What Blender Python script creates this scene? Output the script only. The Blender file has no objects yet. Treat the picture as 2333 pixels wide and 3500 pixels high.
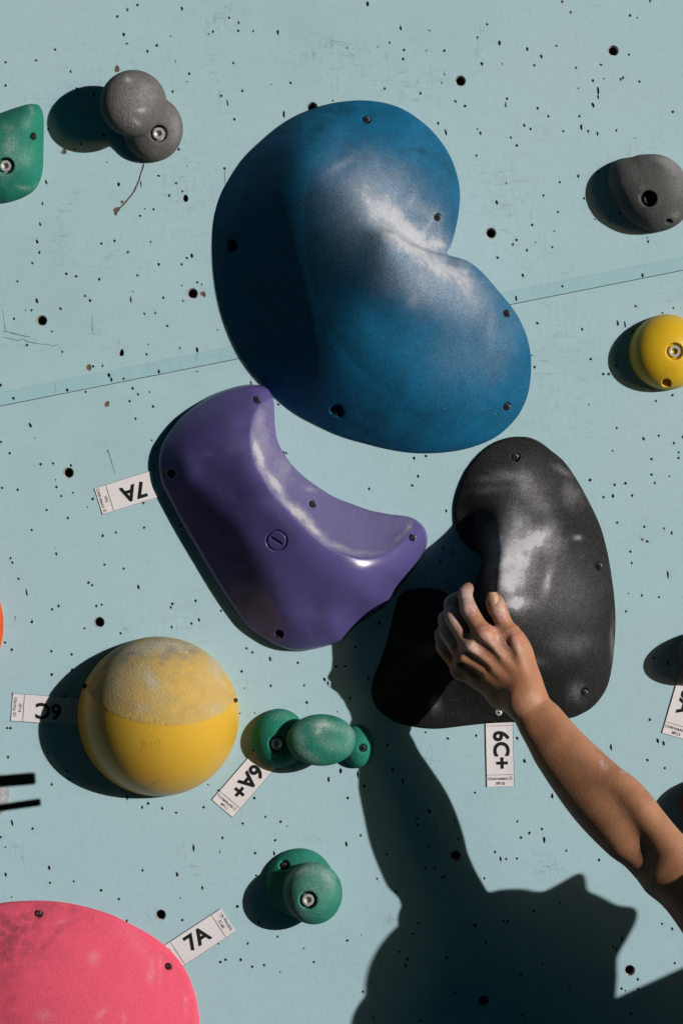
import bpy, bmesh, math, random
import numpy as np
from mathutils import Vector, Matrix
from mathutils.geometry import delaunay_2d_cdt
random.seed(7); rng = np.random.default_rng(7)
R = math.radians
scene = bpy.context.scene
col = scene.collection
S = 0.896/2333.0            # metres per photograph pixel on the wall
CX, CY, D = 1166.5, 1750.0, 5.0

# ------------------------------------------------------------------ camera, sky, sun
cam = bpy.data.cameras.new('camera'); camo = bpy.data.objects.new('camera', cam); col.objects.link(camo)
camo.location = (0, -D, 0); camo.rotation_euler = (R(90), 0, 0)
cam.sensor_fit = 'HORIZONTAL'; cam.sensor_width = 24; cam.lens = 24*D/0.896
cam.clip_end = 400
cam.dof.use_dof = True; cam.dof.focus_distance = D-0.06; cam.dof.aperture_fstop = 7.0
scene.camera = camo
ELEV, PHI = R(40), R(14)    # angle above the wall plane, tilt of the shadows
SUN = Vector((math.cos(ELEV)*math.cos(PHI), -math.sin(ELEV), math.cos(ELEV)*math.sin(PHI)))
sl = bpy.data.lights.new('sun', 'SUN'); so = bpy.data.objects.new('sun', sl); col.objects.link(so)
sl.energy = 4.6; sl.angle = R(0.5); sl.color = (1.0, 0.955, 0.89)
so.rotation_euler = SUN.to_track_quat('Z', 'Y').to_euler(); so.location = SUN*6
w = bpy.data.worlds.new('World'); scene.world = w; w.use_nodes = True
nt = w.node_tree; sky = nt.nodes.new('ShaderNodeTexSky'); sky.sky_type = 'NISHITA'; sky.sun_disc = False
sky.sun_elevation = math.asin(SUN.z); sky.sun_rotation = math.atan2(SUN.x, SUN.y)
bg = nt.nodes['Background']; bg.inputs[1].default_value = 0.135
nt.links.new(sky.outputs[0], bg.inputs[0])
scene.view_settings.view_transform = 'Standard'; scene.view_settings.look = 'None'
scene.view_settings.exposure = 0.0; scene.view_settings.gamma = 1.0
scene.render.engine = 'CYCLES'

# ------------------------------------------------------------------ helpers
def W(px, py, h=0.0):
    """photo pixel and height above the wall (m) -> world"""
    k = 1-h/D
    return Vector(((px-CX)*S*k, -h, (CY-py)*S*k))
def Z(o, f, pts):
    return [(o[0]+p[0]/f, o[1]+p[1]/f)+tuple(p[2:]) for p in pts]
def tag(o, label=None, cat=None, group=None, kind=None):
    if label: o['label'] = label
    if cat: o['category'] = cat
    if group: o['group'] = group
    if kind: o['kind'] = kind
    return o
def mk(name, V, F, mat, parent=None, smooth=True, attrs=None, mats=None, midx=None):
    me = bpy.data.meshes.new(name)
    me.from_pydata([tuple(v) for v in V], [], [tuple(int(i) for i in f) for f in F])
    if mats:
        for m in mats: me.materials.append(m)
    elif mat: me.materials.append(mat)
    if midx is not None: me.polygons.foreach_set('material_index', np.asarray(midx, dtype=np.int32))
    me.polygons.foreach_set('use_smooth', [smooth]*len(me.polygons))
    if attrs:
        for k, a in attrs.items():
            at = me.attributes.new(k, 'FLOAT', 'POINT'); at.data.foreach_set('value', np.asarray(a, dtype=np.float32))
    me.update()
    o = bpy.data.objects.new(name, me); col.objects.link(o)
    if parent: o.parent = parent
    return o
def from_bm(name, bm, mat, parent=None, smooth=False):
    me = bpy.data.meshes.new(name); bm.to_mesh(me); bm.free()
    if mat: me.materials.append(mat)
    for p in me.polygons: p.use_smooth = smooth
    o = bpy.data.objects.new(name, me); col.objects.link(o)
    if parent: o.parent = parent
    return o
def empty(name, loc=(0, 0, 0)):
    o = bpy.data.objects.new(name, None); o.location = loc; o.empty_display_size = .02; col.objects.link(o); return o
def catmull(P, step=5.0, closed=True):
    P = np.array([p[:2] for p in P], float); n = len(P); out = []
    for i in range(n if closed else n-1):
        if closed: a, b, c, d = P[(i-1) % n], P[i], P[(i+1) % n], P[(i+2) % n]
        else: a, b, c, d = P[max(i-1, 0)], P[i], P[i+1], P[min(i+2, n-1)]
        m = max(2, int(np.linalg.norm(c-b)/step))
        for t in np.arange(m)/m:
            out.append(.5*((2*b)+(c-a)*t+(2*a-5*b+4*c-d)*t*t+(-a+3*b-3*c+d)*t**3))
    if not closed: out.append(P[-1])
    return np.array(out)
def inside(poly, X, Y):
    r = np.zeros(X.shape, bool); n = len(poly); j = n-1
    for i in range(n):
        xi, yi = poly[i]; xj, yj = poly[j]
        if yi != yj:
            c = ((yi > Y) != (yj > Y)) & (X < (xj-xi)*(Y-yi)/(yj-yi)+xi); r ^= c
        j = i
    return r
def polydist(poly, X, Y, closed=True):
    best = np.full(X.shape, 1e9); n = len(poly)
    for i in range(n if closed else n-1):
        a = poly[i]; b = poly[(i+1) % n]; ab = b-a; L = max(ab@ab, 1e-9)
        t = np.clip(((X-a[0])*ab[0]+(Y-a[1])*ab[1])/L, 0, 1)
        best = np.minimum(best, (X-a[0]-t*ab[0])**2+(Y-a[1]-t*ab[1])**2)
    return np.sqrt(best)
def sstep(a, b, x):
    t = np.clip((x-a)/(b-a), 0, 1); return t*t*(3-2*t)
def tps(C):
    C = np.array(C, float); P = C[:, :2]/500.; n = len(P)
    def phi(r2): return .5*r2*np.log(r2+1e-12)
    K = phi(((P[:, None]-P[None])**2).sum(2))+np.eye(n)*2e-4
    A = np.zeros((n+3, n+3)); A[:n, :n] = K; A[:n, n] = 1; A[:n, n+1:] = P; A[n, :n] = 1; A[n+1:, :n] = P.T
    w_ = np.linalg.solve(A, np.concatenate([C[:, 2], [0, 0, 0]]))
    def f(X, Y):
        x = X/500.; y = Y/500.; o = w_[n]+w_[n+1]*x+w_[n+2]*y
        for i in range(n): o = o+w_[i]*phi((x-P[i, 0])**2+(y-P[i, 1])**2)
        return o
    return f
def blobs(X, Y, B):
    o = np.ones(X.shape); U, Vv = X, Y; X0_, Y0_ = X, Y
    for (wl, am, th) in ((150, 8, .4), (150, 8, 2.0), (66, 5, 1.1), (61, 5, 2.7), (29, 4, .2), (27, 4, 1.7), (13, 2.2, .9), (12, 2.2, 2.4)):
        ph_ = (U*math.cos(th)+Vv*math.sin(th))*6.283/wl+wl
        X = X+am*np.sin(ph_)*math.sin(th+.8); Y = Y+am*np.sin(ph_+1.3)*math.cos(th+.3)
    for (cx, cy, rx, ry, ang, s) in B:
        c, n_ = math.cos(R(ang)), math.sin(R(ang)); wf = min(1, max(.15, min(rx, ry)/45)); dx, dy = X0_+(X-X0_)*wf-cx, Y0_+(Y-Y0_)*wf-cy
        u = (dx*c+dy*n_)/rx; v = (-dx*n_+dy*c)/ry
        o = o*(1-min(s, .97)*np.exp(-(u*u+v*v)*1.1))
    return 1-o

# ------------------------------------------------------------------ materials
class NT:
    def __init__(s, name):
        s.m = bpy.data.materials.new(name); s.m.use_nodes = True; s.t = s.m.node_tree
        s.b = s.t.nodes['Principled BSDF']
    def n(s, t, **k):
        o = s.t.nodes.new(t)
        for a, v in k.items():
            if a[0] == '_': setattr(o, a[1:], v)
        return o
    def l(s, a, b): s.t.links.new(a, b)
    def val(s, sock, v):
        if hasattr(v, 'node'): s.l(v, sock)
        else: sock.default_value = v
    def noise(s, scale, detail=2, rough=.5, vec=None, stretch=None):
        o = s.n('ShaderNodeTexNoise'); o.inputs['Scale'].default_value = scale
        o.inputs['Detail'].default_value = detail; o.inputs['Roughness'].default_value = rough
        if vec is None:
            vec = s.coord()
        if stretch:
            mp = s.n('ShaderNodeMapping'); mp.inputs['Scale'].default_value = stretch[:3]
            if len(stretch) > 3: mp.inputs['Rotation'].default_value = (0, stretch[3], 0)
            s.l(vec, mp.inputs[0]); vec = mp.outputs[0]
        s.l(vec, o.inputs['Vector']); return o.outputs[0]
    def coord(s):
        if not hasattr(s, 'tc'): s.tc = s.n('ShaderNodeTexCoord')
        return s.tc.outputs['Object']
    def attr(s, name):
        o = s.n('ShaderNodeAttribute'); o.attribute_name = name; return o.outputs['Fac']
    def math(s, op, a, b=None, clamp=False):
        o = s.n('ShaderNodeMath'); o.operation = op; o.use_clamp = clamp
        s.val(o.inputs[0], a)
        if b is not None: s.val(o.inputs[1], b)
        return o.outputs[0]
    def ramp(s, x, a, b, lo=0., hi=1.):
        o = s.n('ShaderNodeMapRange'); o.interpolation_type = 'SMOOTHSTEP'
        s.val(o.inputs[0], x); o.inputs[1].default_value = a; o.inputs[2].default_value = b
        o.inputs[3].default_value = lo; o.inputs[4].default_value = hi; return o.outputs[0]
    def mix(s, f, a, b):
        o = s.n('ShaderNodeMix'); o.data_type = 'RGBA'
        s.val(o.inputs[0], f); s.val(o.inputs[6], a if hasattr(a, 'node') else (*a, 1)); s.val(o.inputs[7], b if hasattr(b, 'node') else (*b, 1))
        return o.outputs[2]
    def bump(s, h, strength, dist, prev=None):
        o = s.n('ShaderNodeBump'); o.inputs['Strength'].default_value = strength; o.inputs['Distance'].default_value = dist
        s.l(h, o.inputs['Height'])
        if prev: s.l(prev, o.inputs['Normal'])
        return o.outputs[0]
    def out(s, c, rough, normal=None, metal=0., spec=.5):
        s.val(s.b.inputs['Base Color'], c if hasattr(c, 'node') else (*c, 1)); s.val(s.b.inputs['Roughness'], rough)
        s.b.inputs['Metallic'].default_value = metal; s.b.inputs['Specular IOR Level'].default_value = spec
        if normal: s.l(normal, s.b.inputs['Normal'])
        return s.m
def plain(name, c, rough=.5, metal=0., spec=.5, var=.15, bump=0.):
    t = NT(name); n = t.noise(160, 3); c2 = tuple(x*(1-var) for x in c)
    return t.out(t.mix(t.ramp(n, .35, .65), c, c2), rough, t.bump(t.noise(900, 2), bump, .0005) if bump else None, metal, spec)
def hold_mat(name, c, rough=.75, grain=1., dirt=(.02, .022, .022), var=.2, chalkc=(.42, .42, .46), spec=.25, smoothgrip=False, chk=.88, wear=.16, cg=.12):
    """moulded grip resin: sandy grain, worn patches, chalk where attribute 'chalk' says, smears where 'dirt' says"""
    t = NT(name); big = t.noise(14, 4, .6); mid = t.noise(60, 4, .6); fine = t.noise(420, 3, .65); vf = t.noise(900, 2, .6)
    c2 = tuple(x*(1-var) for x in c)
    base = t.mix(t.ramp(t.math('ADD', t.math('MULTIPLY', mid, .4), t.math('MULTIPLY', big, .6)), .3, .72), c, c2)
    base = t.mix(t.ramp(t.math('ADD', t.math('MULTIPLY', fine, .6), t.math('MULTIPLY', vf, .4)), .38, .62), t.mix(cg, base, (0, 0, 0)), t.mix(cg*.06, base, (.6, .6, .62)))
    d = t.math('MULTIPLY', t.attr('dirt'), t.ramp(t.math('ADD', t.math('MULTIPLY', mid, .6), t.math('MULTIPLY', fine, .4)), .36, .62))
    base = t.mix(t.math('MULTIPLY', d, .9, True), base, dirt)
    grainv = t.math('ADD', t.math('MULTIPLY', fine, .62), t.math('MULTIPLY', mid, .38))
    at = t.attr('chalk'); gr_ = t.ramp(t.math('ADD', t.math('MULTIPLY', fine, .55), t.math('MULTIPLY', vf, .45)), .40, .60)
    soft = t.math('MULTIPLY', t.math('POWER', at, 1.25), t.math('ADD', t.math('MULTIPLY', gr_, .50), .42))
    hard = t.ramp(t.math('SUBTRACT', at, t.math('ADD', t.math('MULTIPLY', grainv, .8), t.math('MULTIPLY', t.noise(95, 4, .7), .35))), -.02, .30)
    ch = t.math('MAXIMUM', soft, t.math('MULTIPLY', hard, .95))
    # rubber and dust streaks of wear
    k1 = t.noise(26, 5, .75, stretch=(1, 1, 7, R(35))); k2 = t.noise(34, 5, .75, stretch=(1, 1, 8, R(-28))); k3 = t.noise(30, 5, .75, stretch=(9, 1, 1, R(8)))
    stk = t.ramp(t.math('MAXIMUM', t.math('MAXIMUM', k1, k2), k3), .66, .80)
    ch = t.math('MAXIMUM', ch, t.math('MULTIPLY', t.math('MULTIPLY', stk, gr_), wear))
    scr = t.ramp(t.noise(60, 3, .6, stretch=(1, 1, 16, R(-50))), .72, .80)
    ch = t.math('MAXIMUM', ch, t.math('MULTIPLY', scr, wear*1.2))
    # scattered light specks of chalk dust everywhere
    sp = t.math('MULTIPLY', t.ramp(t.noise(300, 2, .5), .70, .80), t.ramp(big, .42, .62))
    ch = t.math('MAXIMUM', ch, t.math('MULTIPLY', sp, .45))
    base = t.mix(t.math('MULTIPLY', ch, chk), base, chalkc)
    gr = t.math('ADD', t.math('MULTIPLY', fine, .7), t.math('MULTIPLY', vf, .3))
    if smoothgrip:
        g = t.attr('grip'); o = t.n('ShaderNodeBump'); o.inputs['Distance'].default_value = .0011
        t.l(t.math('MULTIPLY', g, grain), o.inputs['Strength']); t.l(gr, o.inputs['Height']); nrm = o.outputs[0]
        rg = t.ramp(g, 0, 1, rough, .85); rg = t.math('ADD', rg, t.math('MULTIPLY', ch, .4), True)
    else:
        nrm = t.bump(gr, .8*grain, .0016); rg = rough
    return t.out(base, rg, nrm, 0, spec)

M = {}
M['metal'] = plain('zinc_metal', (.66, .66, .64), .36, .55, var=.2, bump=.1)
M['darkmetal'] = plain('black_screw_metal', (.045, .045, .048), .42, .6, var=.3)
M['nut'] = plain('nut_metal', (.55, .53, .50), .5, .45, var=.4)
M['black'] = plain('black_void', (.008, .008, .008), .9)
M['paper'] = plain('laminated_paper', (.66, .63, .66), .28, var=.03)
M['ink'] = plain('printer_ink', (.010, .012, .012), .35, var=.1)
M['rail'] = plain('black_rail_paint', (.006, .007, .007), .5, var=.2, bump=.2)
M['rust'] = plain('brown_rail_underside', (.05, .022, .014), .6)
M['blue'] = hold_mat('blue_grip', (.0005, .108, .235), .70, .55, (.002, .03, .05), .35, wear=.12, spec=.12, cg=.20)
M['purple'] = hold_mat('purple_grip', (.078, .066, .205), .24, 1.0, (.012, .010, .03), .12, cg=.03, wear=.24, smoothgrip=True)
M['blackgrip'] = hold_mat('black_grip', (.0115, .013, .013), .82, 1.1, (.006, .006, .007), .5, wear=.15, spec=.15, cg=.35)
M['yellow'] = hold_mat('yellow_grip', (.55, .335, .036), .33, 1.6, (.12, .12, .08), .05, smoothgrip=True, cg=.02, chalkc=(.42, .40, .33))
M['yellow2'] = hold_mat('small_yellow_grip', (.54, .34, .015), .4, .25, var=.06, cg=.0, wear=.05)
M['green'] = hold_mat('green_grip', (.008, .205, .145), .75, 1.3, (.02, .05, .045), .3, wear=.34, cg=.16, chalkc=(.38, .47, .45))
M['grey'] = hold_mat('grey_grip', (.125, .122, .120), .85, 1.7, (.03, .03, .03), .3, wear=.34, cg=.22, chalkc=(.42, .42, .44))
M['grey2'] = hold_mat('dark_grey_grip', (.085, .088, .088), .85, 1.7, (.03, .03, .03), .3, wear=.34, cg=.24, chalkc=(.40, .41, .44))
M['pink'] = hold_mat('pink_grip', (.72, .085, .15), .8, .8, (.10, .03, .05), .10, chalkc=(.62, .40, .48))
M['orange'] = hold_mat('orange_grip', (.60, .085, .012), .8, 1.2, var=.3)
M['redgrip'] = hold_mat('red_grip', (.22, .012, .008), .6, .6)

def wall_mat():
    t = NT('painted_plywood'); mid = t.noise(9, 4, .6); fine = t.noise(260, 3, .6); hf = t.noise(90, 3, .6)
    big = t.noise(2.2, 2, .5)
    base = t.mix(t.ramp(mid, .3, .7), (.312, .470, .530), (.285, .438, .496))
    base = t.mix(t.ramp(big, .3, .7), base, (.318, .468, .530))
    # filler band just above the panel joint
    sep = t.n('ShaderNodeSeparateXYZ'); t.l(t.coord(), sep.inputs[0])
    q = t.math('ADD', sep.outputs[2], t.math('MULTIPLY', sep.outputs[0], -.1993))
    q = t.math('SUBTRACT', q, (CY-1388-.1993*-CX*-1*-1)*0)
    z0 = (CY-1388)*S - .1993*(0-CX)*S
    dz = t.math('ADD', t.math('SUBTRACT', q, z0), t.math('MULTIPLY', t.math('SUBTRACT', t.noise(30, 2), .5), .0018))
    band = t.math('MULTIPLY', t.ramp(dz, 0, .0004), t.ramp(dz, .0172, .0180, 1, 0))
    base = t.mix(t.math('MULTIPLY', band, .75), base, (.250, .428, .492))
    edge = t.math('MULTIPLY', t.ramp(dz, .0170, .0176), t.ramp(dz, .0176, .0186, 1, 0))
    base = t.mix(t.math('MULTIPLY', edge, .35), base, (.16, .27, .29))
    # rubber scuffs: only inside the scuffed areas (attribute), broken into streaks
    st = t.noise(34, 4, .7, stretch=(1, 1, 4.5, R(24))); st2 = t.noise(46, 4, .7, stretch=(4, 1, 1, R(12)))
    s1 = t.math('MULTIPLY', t.ramp(t.math('MAXIMUM', st, st2), .50, .70), t.ramp(t.noise(420, 2, .7), .36, .58))
    sc = t.math('MULTIPLY', t.math('ADD', t.attr('scuff'), .12), s1, True)
    base = t.mix(t.math('MULTIPLY', sc, .75), base, (.07, .075, .09))
    wh = t.math('MULTIPLY', t.ramp(t.noise(520, 2), .66, .80), .10)
    base = t.mix(wh, base, (.55, .55, .6))
    sp = t.ramp(t.noise(55, 1), .80, .83); base = t.mix(t.math('MULTIPLY', sp, .35), base, (.12, .14, .15))
    n1 = t.bump(fine, .30, .0006); n2 = t.bump(hf, .25, .0010, n1); n3 = t.bump(t.noise(6, 2), .2, .004, n2)
    return t.out(base, .62, n3, 0, .35)
M['wall'] = wall_mat()
t_ = NT('raw_wood'); wv = t_.noise(200, 4, .6, stretch=(1, 1, .2))
M['wood'] = t_.out(t_.mix(wv, (.19, .125, .08), (.05, .032, .02)), .9)
t_ = NT('shaded_wood'); M['woodshade'] = t_.out(t_.mix(t_.noise(300, 2), (.035, .026, .020), (.010, .012, .012)), .9)  # wood darkened as the shade deep in the holes

# ------------------------------------------------------------------ the wall: two plywood panels with screw holes
HOLES = []
def H(o, f, s):
    for it in s.split(';'):
        p = it.split()
        if len(p) < 2: continue
        HOLES.append((o[0]+float(p[0])/f, o[1]+float(p[1])/f, p[2] if len(p) > 2 else 'm'))
q = 2.0103
H((0, 0), q, "875 67 tb;944 31;806 110;1249 56 t;849 235 t;871 297;1013 350 t;1078 309;1172 246 sb;1204 414 sb;1299 504;1284 558 sb;1186 627;379 337;248 412;485 489;38 426 b;38 585;803 473 B;527 606;645 640 t;331 886;440 1040 B;514 1022 b;714 922;557 987;622 806 s;736 1111 s;1228 1024;1284 1137 s;1089 1206;1209 1258 b;1251 1312 b;1279 1362 L;1162 1342;1054 1436;994 1433 s;961 1481;815 1265 t;317 1250 t;292 1397;275 1540 t;1463 214;1433 231 s;1520 656;1562 705 T;1541 1156;838 1385 b")
H((780, 0), q, "957 26 t;5 120;71 152;68 208;171 212;340 219 t;35 430;295 577 s;427 567;96 622;41 818;382 785 T;718 691 s;1183 189 t;1381 207 s;1108 289;1027 319 s;1206 342;1200 403;1359 346 s;1482 345;1484 511 s;1464 566 s;1073 606;1320 639;1560 694;1440 845;1492 905 T;813 325 s")
H((1553, 0), q, "222 164;155 253;308 292 t;187 436 t;325 436 s;497 335 t;547 447;595 385 t;698 313 b;737 8 b;796 81 b;1204 103;1253 119 s;833 463;1004 443;1197 373;949 550;1025 537 s;849 604 s;984 620 T;985 665 tb;950 720 t;1156 531;1140 543;1268 559;71 726;360 676;350 718 Tb;570 741;643 797;857 798;870 870 T;916 899;980 917 t;1110 894;746 900;478 859;521 883;176 914 t;156 884 s;386 943 b;427 998;149 1066;1498 766;1235 948 sb;848 1210 t;722 1250;609 1341;888 1361;355 1257 sb;288 1390 t;709 1454;532 1544;961 1504 sb;1062 1522 b;986 1180;1136 1465;1343 3")
H((0, 780), q, "254 92 t;270 166;222 238;119 364;696 104;786 86;878 164 b;1035 93 s;1090 247;1247 247;1284 204;1318 187 t;456 313;523 329;681 349;943 323;584 464 b;618 495;912 434 sb;898 490 Tb;1120 477;1355 370;1385 384 s;1249 393 s;1257 498 s;1395 451 B;253 499 t;176 563 s;216 562;96 620;415 553 b;991 587;1067 582;1148 669;1493 698 s;356 709;185 802;428 849;838 855 L;1006 865;1019 797 s;1236 820 s;1354 834 t;612 955 B;640 948;705 945;749 1010 t;765 1040 t;849 1045;1091 985 t;1354 985 s;3 1077;92 1169;462 1128;586 1120;911 1100;948 1141;1027 1125 s;890 1188;1050 1224;735 1205 B;931 1308;1042 1458 s;1072 1513;207 1353 t;240 1443 s;5 1469;66 1547;741 1530 s")
H((1553, 780), q, "684 19 s;424 79;401 111 b;555 95 s;497 150;670 129;295 200;468 322 t;1322 65 s;1329 91;739 398;1290 325 t;422 480 Tb;567 651;875 694;1427 581 s;1501 547;1243 535 b;1119 650 Tb;1170 660 T;1222 712;529 873 sb;548 954;934 899;1020 1003;1058 1002;1114 945;1495 1146;1382 1187;922 1211 sb;1112 1371;1297 1446;1401 1425;1506 1477;1538 1540;1084 1529 s;1566 1435 t")
H((0, 1560), q, "279 52;365 48;486 62;381 159 s;387 210;501 250 s;420 271;14 216;121 230;637 292;600 348 s;320 369;466 422;217 506;984 320 b;989 490;796 523;705 545;386 669 t;72 700;85 731;718 745;849 773;126 841;607 868;632 886;951 897 t;183 938 T;404 1029;357 1051;661 1028;698 1020;104 1104 s;220 1137;580 1182;828 1216;1343 993;1184 1013;1173 1037;1180 1173;1313 1148;1367 1125 t;1518 1060;34 1280;80 1328;352 1339;492 1361;356 1499;496 1468;1238 476")
H((1553, 1560), q, "1352 18;1536 11;1352 125;1474 137 s;1373 183 b;929 163;1099 196;1172 186;1023 280;1087 271 t;1219 269;1115 455;1303 483;1490 526;1437 495 s;1287 571 b;1323 585;1206 654;1215 733;1464 812 T;1193 942 s;1286 957;1402 968;1176 1066;1365 1384;1465 1420 T")
H((0, 2720), q, "977 80;1017 54;1113 89;1210 117;1398 81;870 10 T;83 187 T;223 227;5 286;37 355 s;39 544 t;339 496 t;343 600;506 590;694 653;816 712;978 514;1216 543 t;1329 359 T;1528 291;1510 388 s;1388 635 t;1237 706 s;1252 857;870 862;1500 1020 s;1513 1144;1549 1130;80 697 s")
H((780, 2720), q, "178 17;255 146;99 192;359 180;402 211 sb;322 308;184 396;314 397 t;190 550;62 763;210 873;338 970;134 1019;519 1050 sb;85 1129;245 1164;164 1177;356 1213 s;587 1145;817 997;913 958 sb;1021 572;909 274;810 332 t;820 17;1151 662;1088 404;1305 879;1268 953;1175 1075;1227 1122 t;1217 1168 t;1043 1168 s;924 1350;994 1527;1319 1550;1497 1115;1379 107 t;1292 158;1301 203;1426 215;1371 348;1352 503;1418 502;1464 559;1482 559;1553 172;1560 1357")
H((1553, 2720), q, "430 178;512 257;456 289;598 229;615 305 T;276 388;315 437 t;353 436;429 434;766 379;991 443;670 8;204 569;723 738;543 795;347 777 s;338 863;365 866;140 893 t;215 1011;604 1157;456 1229;785 1330;1148 985 t;1088 1040;1109 1055;1439 770 s;1424 882;1493 917;1511 1153;1257 1264;1146 1328;1174 1341 s;1260 1332;985 1461 s;1211 1500;460 1511;481 1535;23 298")
H((700, 1500), q, "541 98 t;558 98 b;1127 344;1462 257;1424 320;1437 132;1517 118;109 1183 b;286 1440;325 1467;447 1514 t;638 1540;1034 1434;1198 1268")
H((700, 2250), q, "251 91;272 206 s;451 190;820 145 t;845 172 t;682 187;700 304;342 377 sb;241 380 s;908 368 sb;995 275;1122 133;963 57;900 58;933 777 t;849 832 t;1050 800 T;1093 880;1253 595;1290 768;1359 847 T;979 960;1515 510;21 868 s;96 910;339 962;332 632")
H((1620, 2300), 2.199, "14 472;323 491;376 662 t;5 903;586 925 t;1318 353;1477 90 sb;1027 560 T;1378 513 t;1422 529 t;1300 656;1431 717")
H((1200, 1450), 1.568, "490 659;537 685;478 737;435 816;510 840;580 885;23 1195;90 1358;508 465;667 1670;516 1685")
H((0, 2250), 3.136, "555 175;773 125;693 412;76 750;112 750;87 1062;510 1016;714 1212;738 1288;553 1353;135 385")
H((650, 300), 1.2544, "378 1357;260 1265 b")
TNUTS = [(2095, 172), (1573, 275), (1067, 366), (143, 1095), (658, 1003), (1677, 796), (234, 1616), (339, 2127), (549, 3128), (1556, 2926), (1651, 3421), (2151, 3318)]
seam = lambda x: 1388-.1993*x
def hole_polys():
    out = []
    for (x, y, k) in HOLES:
        if any((x-a)**2+(y-b)**2 < 26**2 for a, b in TNUTS): continue
        if abs(y-seam(x)) < 9: y = seam(x)+(9.5 if y > seam(x) else -9.5)
        rx = 4.3; ry = 4.8; dep = .004; brown = 'b' in k or 'B' in k; tilt = 0
        if 's' in k: rx, ry = 2.9, 3.1
        if 't' in k: rx, ry = 4.4, 7.6; tilt = .15
        if 'T' in k: rx, ry = 3.6, 12.; tilt = .12
        if 'B' in k or 'L' in k: rx, ry = 9, 12
        rx *= random.uniform(.85, 1.2); ry *= random.uniform(.85, 1.2)
        tilt += random.uniform(-.1, .1)
        n = 9; P = []
        for i in range(n):
            a = 2*math.pi*i/n+random.uniform(-.2, .2); r = random.uniform(.75, 1.2)
            u, v = rx*r*math.cos(a), ry*r*math.sin(a)
            P.append((x+u+v*tilt, y+v))
        out.append((P, random.uniform(.0006, .0016) if brown else random.uniform(.003, .006), 1 if brown else 0))
        if 't' in k or 'T' in k or random.random() < .18:          # splinter torn along the grain
            L = random.uniform(8, 20); wd = random.uniform(.7, 1.3); sgn = random.choice((-1, 1))
            out.append(([(x-wd, y), (x+wd, y), (x+.12*L*sgn, y+L*sgn)], .0008, 1 if random.random() < .3 else 0))
    def line(pts, wd, dep, br, jit):
        pts = catmull(pts, 7, False); Lf, Rt = [], []
        for i, p in enumerate(pts):
            t = pts[min(i+1, len(pts)-1)]-pts[max(i-1, 0)]; t /= np.linalg.norm(t)+1e-9; nn = np.array([-t[1], t[0]])
            ww = wd*(1 if 0 < i < len(pts)-1 else .2)
            Lf.append(tuple(p+nn*ww*random.uniform(1-jit, 1+jit))); Rt.append(tuple(p-nn*ww*random.uniform(1-jit, 1+jit)))
        out.append((Lf+Rt[::-1], dep, br))
    line(Z((0, 0), q, [(988, 1120), (965, 1200), (945, 1255), (915, 1320), (870, 1375), (830, 1420), (795, 1450)]), 2.6, .0010, 1, .5)
    line(Z((0, 0), q, [(965, 1240), (970, 1290)]), 2.6, .0010, 1, .4)
    out.append((Z((0, 0), q, [(775, 1440), (790, 1425), (812, 1420), (825, 1440), (808, 1455), (800, 1480), (785, 1475), (782, 1455)]), .0012, 1))
    line(Z((0, 0), q, [(1541, 1165), (1545, 1240), (1550, 1310)]), .8, .001, 0, .3)
    line(Z((0, 780), q, [(631, 590), (633, 720)]), .8, .001, 0, .3)
    line(Z((0, 1560), q, [(740, -40), (755, 0), (772, 60), (790, 120)]), 1.0, .001, 0, .3)
    line(Z((0, 780), q, [(20, 702), (70, 715), (140, 735), (215, 747)]), 1.1, .0007, 0, .6)
    line(Z((0, 780), q, [(10, 745), (60, 755), (130, 772), (145, 758), (180, 775), (260, 793), (340, 800), (360, 808), (400, 795)]), .8, .0006, 0, .5)
    line(Z((0, 780), q, [(15, 560), (28, 640), (32, 700)]), .7, .0006, 0, .5)
    line(Z((0, 780), q, [(375, 1060), (385, 1140)]), .6, .0006, 0, .4)
    return out
SCUFF = [(760, 60, 60, 60, 0, .8), (720, 200, 18, 170, -12, .8), (1130, 165, 90, 35, -5, .9), (1440, 290, 14, 45, -10, 1.), (1440, 300, 60, 60, 0, .4), (1640, 130, 20, 60, 5, .7),
         (2150, 530, 90, 30, -30, .9), (2050, 690, 40, 30, 0, .5), (240, 700, 60, 16, -50, .9), (210, 830, 30, 70, 10, .8), (370, 880, 70, 60, 0, .5), (400, 1180, 60, 20, 10, .7),
         (330, 1130, 40, 30, 0, .6), (500, 900, 16, 18, 0, .9), (60, 1160, 90, 25, 10, .6), (1850, 1050, 40, 25, -10, .9), (1950, 930, 60, 18, 20, .7), (1850, 860, 30, 50, 20, .6),
         (2290, 1010, 40, 20, 0, .6), (840, 2340, 40, 16, 0, .9), (1090, 2865, 40, 8, 0, .9), (1860, 2960, 50, 30, 30, .9), (1460, 2580, 30, 45, 0, .7), (1490, 2700, 25, 25, 0, .6),
         (660, 2960, 14, 90, -35, .8), (70, 2920, 14, 60, -35, .7), (500, 3135, 8, 22, -15, .9), (1340, 3150, 30, 30, 0, .6), (435, 2150, 10, 30, -35, .7), (2200, 1820, 30, 70, 20, .3),
         (1760, 2000, 80, 60, 0, .2), (140, 340, 60, 14, 10, .6), (190, 150, 60, 20, 0, .3), (1850, 440, 30, 30, 0, .4), (600, 2150, 120, 60, -40, .4), (1680, 640, 80, 60, 0, .35), (1000, 1680, 60, 10, 20, .5), (1720, 700, 90, 160, 0, .4), (640, 1250, 160, 40, -10, .35), (1250, 230, 260, 90, 10, .4), (420, 300, 260, 120, 0, .3), (1900, 1250, 160, 220, 0, .3), (620, 620, 90, 140, 0, .35)]
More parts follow.
